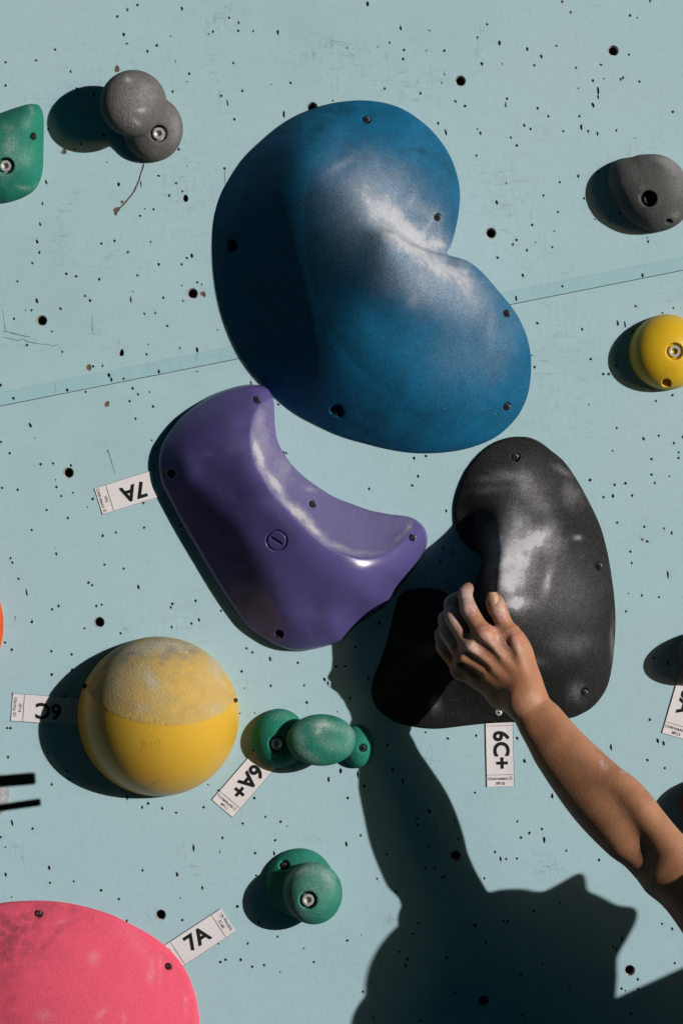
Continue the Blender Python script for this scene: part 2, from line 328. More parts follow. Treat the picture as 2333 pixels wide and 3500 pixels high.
def build_wall():
    wall = empty('climbing_wall', (0, .018, -1.7))
    tag(wall, 'pale blue painted plywood climbing wall full of screw holes', 'climbing wall')
    HP = hole_polys(); x0, x1, y0, y1 = -3500, 6500, -3300, 6150
    lim = {0: lambda x: seam(x)-1.1, 1: lambda x: seam(x)+1.1}
    for side in (0, 1):
        pts, edges, faces = [], [], []
        def add_poly(P):
            b = len(pts); pts.extend((float(a), float(c)) for a, c in P)
            for i in range(len(P)): edges.append((b+i, b+(i+1) % len(P)))
        if side == 0: rect = [(x0, y0), (x1, y0), (x1, lim[0](x1)), (x0, lim[0](x0))]
        else: rect = [(x0, lim[1](x0)), (x1, lim[1](x1)), (x1, y1), (x0, y1)]
        add_poly(rect)
        mine = []
        for (P, dep, br) in HP:
            cy = np.mean([p[1] for p in P]); cx = np.mean([p[0] for p in P])
            if (cy > seam(cx)) != (side == 1): continue
            if any((p[1] > seam(p[0])) != (side == 1) for p in P): continue
            mine.append((np.array(P), dep, br)); add_poly(P)
        for (a, b) in TNUTS:
            if (b > seam(a)) != (side == 1): continue
            P = [(a+18.5*math.cos(2*math.pi*i/28), b+18.5*math.sin(2*math.pi*i/28)) for i in range(28)]
            mine.append((np.array(P), .016, 0)); add_poly(P)
        gx, gy = np.meshgrid(np.arange(-60, 2400, 22.), np.arange(-60, 3570, 22.))
        gx = gx+(np.arange(gx.shape[0])[:, None] % 2)*11
        for a, b in zip(gx.ravel(), gy.ravel()):
            if (b > seam(a)) == (side == 1) and abs(b-seam(a)) > 12: pts.append((a, b))
        vo, eo, fo, _, _, _ = delaunay_2d_cdt([Vector(p) for p in pts], edges, faces, 0, 1e-4)
        V2 = np.array([(v.x, v.y) for v in vo]); T = np.array([f for f in fo if len(f) == 3])
        C = V2[T].mean(1)
        ok = (C[:, 1] < seam(C[:, 0])-1.0) if side == 0 else (C[:, 1] > seam(C[:, 0])+1.0)
        T = T[ok]; C = C[ok]; lab = np.full(len(T), -1)
        for k, (P, dep, br) in enumerate(mine):
            lo, hi = P.min(0), P.max(0)
            c = np.where((C[:, 0] > lo[0]) & (C[:, 0] < hi[0]) & (C[:, 1] > lo[1]) & (C[:, 1] < hi[1]))[0]
            if len(c): lab[c[inside([tuple(p) for p in P], C[c, 0], C[c, 1])]] = k
        VV = [((p[0]-CX)*S, 0., (CY-p[1])*S) for p in V2]; FF, MI = [], []
        sc = list(blobs(V2[:, 0], V2[:, 1], SCUFF)); emap = {}
        for i, t in enumerate(T):
            if lab[i] < 0: FF.append(t); MI.append(0)
            for a, b in ((0, 1), (1, 2), (2, 0)): emap[(t[a], t[b])] = i
        low = {}
        def lv(v, d):
            key = (v, d)
            if key not in low:
                low[key] = len(VV); p = VV[v]; VV.append((p[0], d, p[2])); sc.append(0)
            return low[key]
        for i, t in enumerate(T):
            if lab[i] >= 0:
                P, d, br = mine[lab[i]]; tn = d > .015
                FF.append([lv(v, d) for v in t]); MI.append(1 if br else 2)
                for a, b in ((0, 1), (1, 2), (2, 0)):
                    j = emap.get((t[b], t[a]), -1)
                    if j >= 0 and lab[j] != lab[i] and (lab[j] < 0 or lab[j] < lab[i]):
                        FF.append([t[b], t[a], lv(t[a], d), lv(t[b], d)]); MI.append(2 if tn else 1)
        # outer sides and back of the sheet
        rv = []
        for p in rect:
            j = int(np.argmin(((V2-np.array(p))**2).sum(1))); rv.append(j)
        bk = [lv(j, .018) for j in rv]
        for i in range(4):
            FF.append([rv[i], rv[(i+1) % 4], bk[(i+1) % 4], bk[i]]); MI.append(1)
        FF.append(bk[::-1]); MI.append(1)
        # the two sheets meet at a bevelled joint; paint is on the front only
        o = mk('panel', VV, FF, None, wall, False, {'scuff': sc}, [M['wall'], M['wood'], M['woodshade']], MI)
        o.location = -wall.location
    # steel T-nuts
    bm = bmesh.new(); n = 28; prof = [(18.3, -.0002), (18.3, .0006), (16.6, .0012)]
    yy = .0012
    for k in range(7): prof += [(16.6, yy), (14.9, yy+.0007), (14.9, yy+.0010), (16.6, yy+.0017)]; yy += .0017
    rings = []
    for (r, y) in prof: rings.append([bm.verts.new((r*S*math.cos(2*math.pi*i/n), y, r*S*math.sin(2*math.pi*i/n))) for i in range(n)])
    for a, b in zip(rings, rings[1:]):
        for i in range(n): bm.faces.new((a[i], a[(i+1) % n], b[(i+1) % n], b[i]))
    first = None
    for (a, b) in TNUTS:
        if first is None: o = from_bm('t_nut', bm, M['nut'], wall, True); first = o
        else: o = first.copy(); col.objects.link(o); o.parent = wall
        p = W(a, b); o.location = (p.x-wall.location.x, .0012-wall.location.y, p.z-wall.location.z)
        o.rotation_euler = (0, random.uniform(0, 6), 0)
    return wall
build_wall()

# ground below the wall, its matting coloured teal to bounce light into the shade
g = 12.0
t_ = NT('bounce_teal_matting'); M['mat'] = t_.out(t_.mix(t_.noise(5, 4), (.020, .30, .38), (.016, .25, .32)), .9, t_.bump(t_.noise(60, 3), .3, .004))
mk('ground', [(-80, -80, -1.7), (80, -80, -1.7), (80, 80, -1.7), (-80, 80, -1.7)], [(0, 1, 2, 3)], M['mat'], None, False)
tag(bpy.data.objects['ground'], kind='structure')
# added unseen box: blocks the sky, bounces teal light, open towards the sun
M['bounce_box'] = plain('bounce_teal_board', (.030, .60, .74), .9, var=.3, spec=.2)  # strong teal so that bounced light tints the shade
def slab(name, lo, hi):
    bm = bmesh.new(); bmesh.ops.create_cube(bm, size=1)
    for v in bm.verts: v.co = Vector(lo[i]+(hi[i]-lo[i])*(v.co[i]+.5) for i in range(3))
    tag(from_bm(name, bm, M['bounce_box']), kind='structure')
slab('sky_block_top', (-2.8, -5.8, 2.2), (4.4, .2, 2.35))
slab('sky_block_left', (-3.0, -5.8, -1.7), (-2.8, .2, 2.35))
slab('sky_block_back', (-2.8, -6.0, -1.7), (4.4, -5.8, 2.2))
slab('sky_block_right', (4.2, -2.8, -1.7), (4.4, .2, 2.2))
slab('sky_block_right_front', (4.2, -5.8, -1.7), (4.4, -4.9, 2.2))
slab('sky_block_right_low', (4.2, -4.9, -1.7), (4.4, -2.8, 0.0))
slab('sky_block_right_high', (4.2, -4.9, 2.08), (4.4, -2.8, 2.2))
slab('sky_block_behind', (-2.8, .06, -1.7), (4.2, .2, 2.2))

# ------------------------------------------------------------------ heightfield holds
def hold(name, label, cat, outline, hf, mat, lip=14, grid=6., recess=(), attrs=None, group=None, fine=(), rings=(), closed_back=True):
    """outline and heights in photo pixels; hf(X,Y)->height px. recess: (x,y,R,depth)."""
    O = catmull(outline, 6.); lo, hi = O.min(0), O.max(0)
    pts, edges = [], []
    b = len(pts); pts.extend(map(tuple, O)); edges.extend((i, (i+1) % len(O)) for i in range(len(O)))
    cen = O.mean(0)
    gx, gy = np.meshgrid(np.arange(lo[0], hi[0], grid), np.arange(lo[1], hi[1], grid*.87))
    gx = gx+(np.arange(gx.shape[0])[:, None] % 2)*grid*.5; gx, gy = gx.ravel(), gy.ravel()
    k = inside([tuple(p) for p in O], gx, gy); gx, gy = gx[k], gy[k]
    k = polydist(O, gx, gy) > grid*.6+ (10 if rings else 0); gx, gy = gx[k], gy[k]
    for (fx, fy, fr) in fine:
        k = (gx-fx)**2+(gy-fy)**2 > fr*fr; gx, gy = gx[k], gy[k]
        ax, ay = np.meshgrid(np.arange(fx-fr, fx+fr, 2.), np.arange(fy-fr, fy+fr, 2.)); ax, ay = ax.ravel(), ay.ravel()
        kk = (ax-fx)**2+(ay-fy)**2 < (fr-1)**2; gx = np.concatenate([gx, ax[kk]]); gy = np.concatenate([gy, ay[kk]])
    for rc in recess:
        k = (gx-rc[0])**2+(gy-rc[1])**2 > (rc[2]*1.45)**2; gx, gy = gx[k], gy[k]
        for f in (0, .5, .86, .92, .97, 1.02, 1.08, 1.15, 1.28):
            m = 1 if f == 0 else 26
            for i in range(m):
                x, y = rc[0]+rc[2]*f*math.cos(2*math.pi*i/m), rc[1]+rc[2]*f*math.sin(2*math.pi*i/m)
                gx = np.append(gx, x); gy = np.append(gy, y)
    k = inside([tuple(p) for p in O], gx, gy); gx, gy = gx[k], gy[k]
    pts.extend(zip(gx, gy))
    for s in rings:
        rr = O+(cen-O)*s
        pts.extend(map(tuple, rr))
    vo, eo, fo, _, _, _ = delaunay_2d_cdt([Vector((float(a), float(c))) for a, c in pts], edges, [], 0, 1e-3)
    V2 = np.array([(v.x, v.y) for v in vo]); T = np.array([f for f in fo if len(f) == 3]); C = V2[T].mean(1)
    T = T[inside([tuple(p) for p in O], C[:, 0], C[:, 1])]
    X, Y = V2[:, 0], V2[:, 1]
    h = hf(X, Y); dist = polydist(O, X, Y)
    h = np.maximum(h, 0)+lip*np.sqrt(np.clip(1-(1-np.clip(dist/12., 0, 1))**2, 0, 1))*.65+lip*.35
    for (x, y, r_, dep) in recess:
        h0 = float(hf(np.array([x]), np.array([y]))[0])+lip
        rr = np.hypot(X-x, Y-y)
        h = h*sstep(.88, 1.12, rr/r_)+(1-sstep(.88, 1.12, rr/r_))*np.minimum(h, h0-dep)
    hm = h*S; kk = 1-hm/D
    V = np.stack([(X-CX)*S*kk, -hm, (CY-Y)*S*kk], 1)
    A = {k_: f(X, Y) for k_, f in (attrs or {}).items()}
    # skirt down to the wall
    ec = {}
    for t in T:
        for a, c in ((0, 1), (1, 2), (2, 0)): ec[(t[a], t[c])] = 1
    V = [tuple(v) for v in V]; F = [tuple(t[::-1]) for t in T]; low = {}
    # orientation: image y is down, so reverse
    n0 = np.cross(np.array(V[F[0][1]])-np.array(V[F[0][0]]), np.array(V[F[0][2]])-np.array(V[F[0][0]]))
    if n0[1] > 0: F = [f[::-1] for f in F]
    ec = {}
    for f in F:
        for a, c in ((0, 1), (1, 2), (2, 0)): ec[(f[a], f[c])] = 1
    for (a, c) in list(ec):
        if (c, a) not in ec:
            for v in (a, c):
                if v not in low:
                    low[v] = len(V); V.append(((X[v]-CX)*S, .0, (CY-Y[v])*S))
            F.append((c, a, low[a], low[c]))
    nn = len(V)-len(X)
    A = {k_: np.concatenate([v, np.zeros(nn)]) for k_, v in A.items()}
    root = empty(name, W(float(cen[0]), float(cen[1]))); tag(root, label, cat, group)
    body = mk('grip_body', V, F, mat, root, True, A); body.location = -root.location
    def hfun(x, y): return float(hf(np.array([float(x)]), np.array([float(y)]))[0])+lip
    return root, body, hfun
def tps_field(outline, ctrl, step=60.):
    O = catmull(outline, step); return tps([(p[0], p[1], 0.) for p in O]+[tuple(c) for c in ctrl])
def dome_field(outline, c, Hh, p=2.0, e=.5):
    O = catmull(outline, 4.); ang = np.arctan2(O[:, 1]-c[1], O[:, 0]-c[0]); rad = np.hypot(O[:, 1]-c[1], O[:, 0]-c[0])
    o = np.argsort(ang); ang, rad = ang[o], rad[o]
    ang = np.concatenate([ang-2*math.pi, ang, ang+2*math.pi]); rad = np.tile(rad, 3)
    def f(X, Y):
        a = np.arctan2(Y-c[1], X-c[0]); r = np.hypot(X-c[0], Y-c[1])/np.interp(a, ang, rad)
        return Hh*np.clip(1-np.clip(r, 0, 1)**p, 0, 1)**e
    return f
def normal_at(hf, x, y, e=8.):
    gx = (hf(x+e, y)-hf(x-e, y))/(2*e); gy = (hf(x, y+e)-hf(x, y-e))/(2*e)
    return Vector((-gx, -1, gy)).normalized()
# screws and bolts
def screw_mesh():
    bm = bmesh.new(); n = 24; r = 11.5*S
    prof = [(0.02, 0), (.9, 0), (1.0, .25), (1.0, 1.2)]
    # phillips recess: cross cut as inner loop
    outer = [bm.verts.new((r*math.cos(2*math.pi*i/n), -.0, r*math.sin(2*math.pi*i/n))) for i in range(n)]
    side = [bm.verts.new((r*1.03*math.cos(2*math.pi*i/n), .004, r*1.03*math.sin(2*math.pi*i/n))) for i in range(n)]
    cr = []
    for q4 in range(4):
        a = q4*math.pi/2
        for (u, v) in ((.62, -.13), (.62, .13), (.16, .16)):
            cr.append((r*(u*math.cos(a)-v*math.sin(a)), r*(u*math.sin(a)+v*math.cos(a))))
    top = [bm.verts.new((x, -.0006, z)) for x, z in cr]; bot = [bm.verts.new((x*.7, .002, z*.7)) for x, z in cr]
    m = len(cr)
    for i in range(m): bm.faces.new((top[i], top[(i+1) % m], bot[(i+1) % m], bot[i]))
    bm.faces.new(bot)
    for i in range(n): bm.faces.new((outer[i], outer[(i+1) % n], side[(i+1) % n], side[i]))
    # bridge the domed ring between the rim and the cross
    for i in range(n):
        j = (i+1) % n; ti = int((i+.5)/n*m+1) % m; tj = int((i+1.5)/n*m+1) % m
        if ti == tj: bm.faces.new((outer[i], outer[j], top[ti]))
        else: bm.faces.new((outer[i], outer[j], top[tj], top[ti]))
    bmesh.ops.recalc_face_normals(bm, faces=bm.faces)
    return bm
def bolt_mesh():
    """socket-head cap bolt on a washer"""
    bm = bmesh.new(); n = 32; r = 20*S; hx = .52
    def ring(rr, y, hexa=False):
        o = []
        for i in range(n):
            a = 2*math.pi*i/n; k = 1
            if hexa: k = math.cos(math.pi/6)/math.cos((a % (math.pi/3))-math.pi/6)
            o.append(bm.verts.new((rr*r*k*math.cos(a), y, rr*r*k*math.sin(a))))
        return o
    L = [ring(1.18, .006), ring(1.18, .0045), ring(1.0, .0045), ring(1.0, -.0003), ring(.93, -.0012), ring(.62, -.0012), ring(.56, -.0006, True), ring(.54, .004, True)]
    for a, b in zip(L, L[1:]):
        for i in range(n): bm.faces.new((a[i], a[(i+1) % n], b[(i+1) % n], b[i]))
    bm.faces.new(L[-1]); bmesh.ops.recalc_face_normals(bm, faces=bm.faces)
    return bm
SCR = BLT = None
def fastener(kind, root, px, py, hpx, nrm=None, scale=1., mat=None, rot=None):
    global SCR, BLT
    src = SCR if kind == 'screw' else BLT
    if src is None:
        o = from_bm(kind, screw_mesh() if kind == 'screw' else bolt_mesh(), M['darkmetal'] if kind == 'screw' else M['metal'], root, False)
        for p in o.data.polygons: p.use_smooth = kind == 'bolt' and False
        if kind == 'screw': SCR = o
        else: BLT = o
    else:
        o = src.copy(); col.objects.link(o); o.parent = root
    if mat:
        o.data = o.data.copy(); o.data.materials.clear(); o.data.materials.append(mat)
    o.location = W(px, py, hpx*S)-root.location
    nrm = nrm or Vector((0, -1, 0))
    qn = Vector((0, -1, 0)).rotation_difference(nrm)
    o.rotation_mode = 'QUATERNION'
    o.rotation_quaternion = qn @ Matrix.Rotation(random.uniform(0, 3), 4, 'Y').to_quaternion()
    o.scale = (scale,)*3
    return o
def emblem(root, body_h, cx, cy, size, ang, text, mat, shape='hex', raise_px=1.6, thick=.0007):
    """moulded logo that follows the surface of the hold"""
    bm = bmesh.new(); c, s = math.cos(R(ang)), math.sin(R(ang))
    tx = bpy.data.curves.new('t', 'FONT'); tx.body = text; tx.size = size*.62; tx.align_x = 'CENTER'; tx.align_y = 'CENTER'; tx.resolution_u = 3
    to = bpy.data.objects.new('t', tx); col.objects.link(to)
    dg = bpy.context.evaluated_depsgraph_get(); me = bpy.data.meshes.new_from_object(to.evaluated_get(dg))
    pts = [(v.co.x, v.co.y) for v in me.vertices]; fs = [tuple(p.vertices) for p in me.polygons]
    bpy.data.objects.remove(to)
    n = 6 if shape == 'hex' else 32; m = len(pts)
    for rr in (1.0, .90):
        for i in range(n):
            a = 2*math.pi*i/n+ (math.pi/2 if n == 6 else 0); pts.append((size*rr*.62*math.cos(a)*(1.0 if n == 6 else 1.9), size*rr*.62*math.sin(a)))
    for i in range(n): fs.append((m+i, m+(i+1) % n, m+n+(i+1) % n, m+n+i))
    V = []
    for (u, v) in pts:
        x = cx+u*c-(-v)*s*1; y = cy+u*s+(-v)*c
        V.append(W(x, y, (body_h(x, y)+raise_px)*S)-root.location)
    o = mk('emblem', V, fs, mat, root, False)
    return o

def lee(outline, f, lim=.852, k=150., boost=.85):
    """keeps the lee side of a field at a steady slope so it meets the wall without an overhang"""
    O = catmull(outline, 12.); A0, B0 = O, np.roll(O, -1, 0); dx, dy = -math.cos(PHI), math.sin(PHI)
    def g_(X, Y):
        h = f(X, Y); best = np.full(X.shape, 1e9)
        for a, b in zip(A0, B0):
            ex, ey = b-a; den = dx*ey-dy*ex
            if abs(den) < 1e-9: continue
            t = ((a[0]-X)*ey-(a[1]-Y)*ex)/den; u_ = ((a[0]-X)*dy-(a[1]-Y)*dx)/den
            best = np.where((t > 0) & (u_ >= -.01) & (u_ <= 1.01) & (t < best), t, best)
        best = np.where(best > 1e8, 0, best); b2 = best*lim; h = h*(1+boost*np.exp(-best/230))
        ke = k*np.clip(best/320, .02, 1); m_ = np.maximum(ke-np.abs(h-b2), 0)/ke; return np.minimum(h, b2)-m_*m_*ke*.25
    return g_
# --- the big blue volume
f2 = 1.2544; o2 = (650, 300)
BO = Z(o2, f2, [(700, 53), (780, 55), (860, 70), (930, 100), (1000, 150), (1060, 210), (1110, 285), (1140, 360), (1155, 440), (1152, 520), (1138, 600), (1118, 672), (1100, 706), (1112, 718), (1150, 728), (1200, 748), (1260, 800), (1320, 870), (1370, 930), (1410, 990), (1440, 1060), (1458, 1140), (1460, 1220), (1450, 1300), (1425, 1370), (1385, 1430), (1320, 1490), (1240, 1530), (1150, 1555), (1050, 1566), (950, 1565), (850, 1550), (750, 1525), (650, 1495), (550, 1450), (450, 1395), (360, 1320), (280, 1235), (215, 1140), (165, 1030), (130, 920), (108, 800), (100, 680), (105, 570), (130, 470), (170, 390), (230, 300), (300, 230), (390, 155), (480, 105), (590, 68)])
leftc = [(200, 700, 110), (300, 700, 200), (450, 700, 290), (300, 1000, 150), (450, 1000, 250), (350, 450, 200), (250, 450, 120), (450, 300, 180), (600, 180, 90)]
hiB = tps_field(BO, Z(o2, f2, leftc+[(850, 620, 408), (950, 720, 370), (1050, 790, 285), (1150, 850, 208), (1250, 930, 135), (700, 500, 318), (600, 650, 352), (740, 650, 394), (600, 900, 325), (700, 1000, 305), (800, 1000, 290), (800, 1200, 210), (800, 1380, 100), (1000, 1000, 262), (1000, 1200, 190), (1000, 1400, 95), (1200, 1050, 160), (1200, 1250, 110), (1330, 1300, 50), (1350, 1080, 75), (1010, 705, 255), (1070, 735, 205), (1130, 770, 150), (500, 450, 270), (550, 1150, 220), (400, 1180, 92), (550, 1300, 100)]))
loB = tps_field(BO, Z(o2, f2, leftc+[(1060, 555, 30), (1100, 640, 8), (1010, 640, 42), (960, 560, 85), (930, 610, 105), (900, 450, 160), (1000, 350, 88), (1080, 400, 50), (900, 250, 95), (750, 150, 60), (950, 160, 42), (800, 400, 215), (600, 650, 350), (700, 500, 330), (500, 450, 270), (650, 300, 165), (780, 560, 318)]))
RX = np.array([0, 500, 700, 800, 870, 900, 940, 1000, 1060, 1110, 1600])/f2+o2[0]
RY = np.array([300, 380, 470, 545, 590, 622, 655, 686, 706, 716, 716])/f2+o2[1]
def blueh(X, Y):
    sd = Y-np.interp(X, RX, RY); wd = np.interp(X, np.array([500, 760, 880, 980, 1100])/f2+o2[0], [170, 90, 26, 11, 7])
    m = sstep(-.3, 1., sd/wd); return loB(X, Y)*(1-m)+np.maximum(hiB(X, Y), 0)*m
blueh = lee(BO, blueh)
def zb(o, f, L): return [(o[0]+a/f, o[1]+b/f, c/f, d/f, e, g_) for (a, b, c, d, e, g_) in L]
blueChalk = zb(o2, f2, [(890, 580, 150, 46, 38, .85), (800, 500, 160, 130, 30, .45), (850, 540, 260, 190, 40, .42), (930, 650, 150, 60, 35, .88), (850, 680, 280, 170, 45, .30), (1080, 765, 160, 50, 28, .85), (1000, 830, 190, 110, 20, .55), (960, 910, 22, 40, 40, .5), (1160, 900, 170, 130, 40, .48), (1060, 600, 40, 70, 0, .5), (1000, 520, 60, 35, 30, .5), (950, 480, 20, 60, 30, .4), (1030, 570, 14, 60, 25, .5), (1070, 670, 50, 35, 0, .85), (1190, 850, 50, 110, -20, .6), (1290, 1010, 22, 90, 0, .3), (740, 400, 150, 120, 0, .42), (650, 325, 70, 16, -35, .5), (1330, 1090, 80, 170, 20, .22), (600, 600, 120, 200, 0, .16), (1160, 1160, 160, 140, 0, .2)])
blueDark = zb(o2, f2, [(1000, 270, 90, 14, 10, .8), (850, 330, 200, 50, 20, .5), (500, 190, 200, 60, -25, .7), (700, 100, 200, 25, 5, .6), (1100, 340, 30, 60, -40, .6), (900, 1400, 220, 60, 0, .5), (640, 1400, 200, 80, 30, .5), (480, 1000, 260, 260, 0, .35), (1250, 1200, 200, 12, -40, .4), (800, 1480, 240, 30, 8, .6)])  # broad darker tone on the left flank, darker streaks elsewhere
rcB = [p for p in Z(o2, f2, [(755, 134, 15, 5), (1060, 555, 14, 5), (1358, 965, 15, 8), (1358, 1368, 15, 6), (180, 676, 21, 16), (628, 1388, 25, 18)])]
blue, bb, bh = hold('climbing_volume', 'huge blue kidney-shaped volume with a chalked fold, at the top centre of the wall', 'climbing hold', BO, blueh, M['blue'], 6, 6., rcB,
    {'chalk': lambda X, Y: .92*blobs(X, Y, blueChalk), 'dirt': lambda X, Y: blobs(X, Y, blueDark)}, fine=[(x, y, 26) for x, y in Z(o2, f2, [(880, 600), (910, 630), (945, 658), (985, 680), (1025, 696), (1065, 708), (1095, 714)])])
for (x, y, r_, d_) in rcB: fastener('screw', blue, x, y, bh(x, y)-d_+4)
emblem(blue, bh, 1275.8, 1475, 40, 8, '515', M['blue'])

# --- purple volume
f3 = 1.568; o3 = (500, 1250)
PO = Z(o3, f3, [(580, 100), (640, 115), (672, 155), (684, 210), (688, 300), (700, 390), (730, 460), (780, 530), (840, 590), (920, 650), (1010, 705), (1100, 740), (1200, 775), (1300, 795), (1400, 808), (1450, 830), (1490, 870), (1505, 920), (1500, 970), (1470, 1030), (1420, 1110), (1350, 1200), (1290, 1280), (1200, 1345), (1130, 1390), (1060, 1460), (1030, 1485), (940, 1510), (840, 1528), (760, 1522), (690, 1500), (620, 1460), (540, 1400), (470, 1310), (390, 1190), (300, 1040), (200, 870), (130, 740), (80, 640), (62, 560), (60, 500), (80, 420), (130, 340), (190, 270), (260, 215), (350, 160), (450, 120), (520, 103)])
PR = Z(o3, f3, [(672, 165), (610, 210), (575, 270), (560, 340), (560, 430), (580, 520), (620, 600), (680, 690), (750, 770), (850, 870), (930, 940), (1000, 985), (1080, 1015), (1160, 1030), (1240, 1020), (1310, 990), (1370, 940), (1420, 880), (1440, 845)])
PRc = catmull(PR, 8, False); PRim = catmull(PO, 8.)
bodyP = tps_field(PO, Z(o3, f3, [(600, 220, 75), (560, 300, 115), (545, 400, 145), (560, 520, 176), (600, 620, 196), (740, 790, 212), (840, 890, 212), (990, 1010, 196), (1160, 1050, 165), (1310, 1010, 105), (1400, 930, 55), (450, 300, 110), (300, 350, 85), (200, 400, 60), (140, 560, 55), (450, 500, 150), (300, 550, 104), (480, 700, 160), (330, 700, 112), (220, 760, 50), (600, 900, 170), (450, 950, 122), (350, 960, 66), (700, 940, 186), (800, 1100, 172), (640, 1150, 134), (500, 1150, 80), (900, 1300, 118), (750, 1350, 98), (600, 1330, 52), (1100, 1150, 172), (1200, 1250, 95), (1000, 1400, 75), (1350, 1110, 72), (850, 1450, 55), (1420, 1020, 45), (600, 490, 158), (645, 590, 186), (720, 700, 200), (800, 785, 206), (900, 872, 204), (1010, 955, 190), (1160, 1000, 156), (1290, 975, 105), (645, 330, 105), (760, 600, 150), (950, 790, 150), (1150, 900, 120)]))
moonP = tps([(p[0], p[1], 0.) for p in catmull(PO, 60.)[:]]+[(a, b, c) for (a, b, c) in Z(o3, f3, [(640, 300, 42), (640, 430, 72), (700, 600, 95), (790, 700, 100), (890, 760, 80), (1000, 860, 95), (1100, 900, 80), (1180, 930, 78), (1250, 870, 45), (1350, 880, 30), (650, 520, 100), (850, 830, 140), (1000, 950, 125), (1150, 990, 105), (1280, 960, 70)])])
PMoon = [tuple(p) for p in catmull(PR, 10, False)]+[tuple(p) for p in Z(o3, f3, [(1400, 790), (1200, 740), (1000, 680), (850, 570), (740, 440), (710, 300), (710, 200)])]
def purph(X, Y):
    ins = inside(PMoon, X, Y); d = polydist(PRc, X, Y, False); sd = np.where(ins, d, -d)
    base = bodyP(X, Y); hr_ = np.maximum(bodyP(PRc[:, 0], PRc[:, 1]), 12); hr = np.zeros(X.shape)
    for i0 in range(0, len(X), 4000):
        xx, yy = X[i0:i0+4000], Y[i0:i0+4000]; w_ = 1/((xx[:, None]-PRc[None, :, 0])**2+(yy[:, None]-PRc[None, :, 1])**2+60)**2; hr[i0:i0+4000] = (w_*hr_).sum(1)/w_.sum(1)
    t_r = d/(d+polydist(PRim, X, Y)+1e-6); mo = hr*(1-t_r)**1.35
    h = np.where(ins, mo, base)
    # engraved ring and slot
    r = np.hypot(X-945, Y-1848); h = h-7*np.exp(-((r-34)/2.2)**2)
    u = (X-944)*.846+(Y-1848)*.53; v = -(X-944)*.53+(Y-1848)*.846
    h = h-12*np.exp(-(v/2.8)**4)*(np.abs(u) < 22)
    return h
purph = lee(PO, purph, .85, 30., .0)
def grip_p(X, Y):
    ins = inside(PMoon, X, Y); d = polydist(PRc, X, Y, False); return sstep(-1, 4, np.where(ins, d, -d))
pChalk = zb(o3, f3, [(600, 470, 28, 120, -18, .95), (690, 640, 36, 110, -38, .98), (800, 780, 36, 120, -50, .95), (730, 560, 70, 120, -35, .55), (900, 880, 30, 110, -52, .85), (1030, 970, 110, 22, 20, .7), (1180, 1000, 120, 16, 0, .55), (1350, 930, 80, 18, -45, .6), (610, 290, 40, 80, 0, .6), (880, 660, 50, 20, 20, .6), (640, 400, 50, 100, 0, .5), (1410, 870, 20, 40, 30, .6), (450, 440, 26, 46, 10, .55), (340, 470, 34, 16, 0, .6), (510, 430, 40, 40, 0, .45), (495, 800, 40, 24, 20, .55), (480, 960, 50, 40, 20, .4), (390, 670, 10, 40, -15, .6), (640, 740, 60, 30, 30, .38), (720, 800, 90, 16, 55, .38), (880, 1440, 10, 60, -30, .4), (515, 1080, 30, 16, 0, .5), (1100, 1080, 60, 5, 8, .5)])
rcP = Z(o3, f3, [(592, 180, 14, 5), (892, 740, 14, 4), (1427, 920, 14, 5), (712, 1440, 15, 14), (134, 578, 15, 14)])
purple, pb, ph = hold('climbing_volume', 'large purple crescent volume with a rough chalky inner curve, lower left of the blue volume', 'climbing hold', PO, purph, M['purple'], 30, 6., rcP,
    {'chalk': lambda X, Y: np.maximum(blobs(X, Y, pChalk)*(.3+.7*grip_p(X, Y)), .24*grip_p(X, Y)), 'grip': grip_p, 'dirt': lambda X, Y: blobs(X, Y, zb(o3, f3, [(560, 1250, 130, 220, -35, .3), (300, 760, 60, 200, -30, .35)]))}, fine=[(945, 1848, 42)])
for i, (x, y, r_, d_) in enumerate(rcP): fastener('screw', purple, x, y, ph(x, y)-d_+3)
emblem(purple, ph, 500+262/f3, 1250+880/f3, 26, 62, 'АТЕК', M['purple'], 'oval')

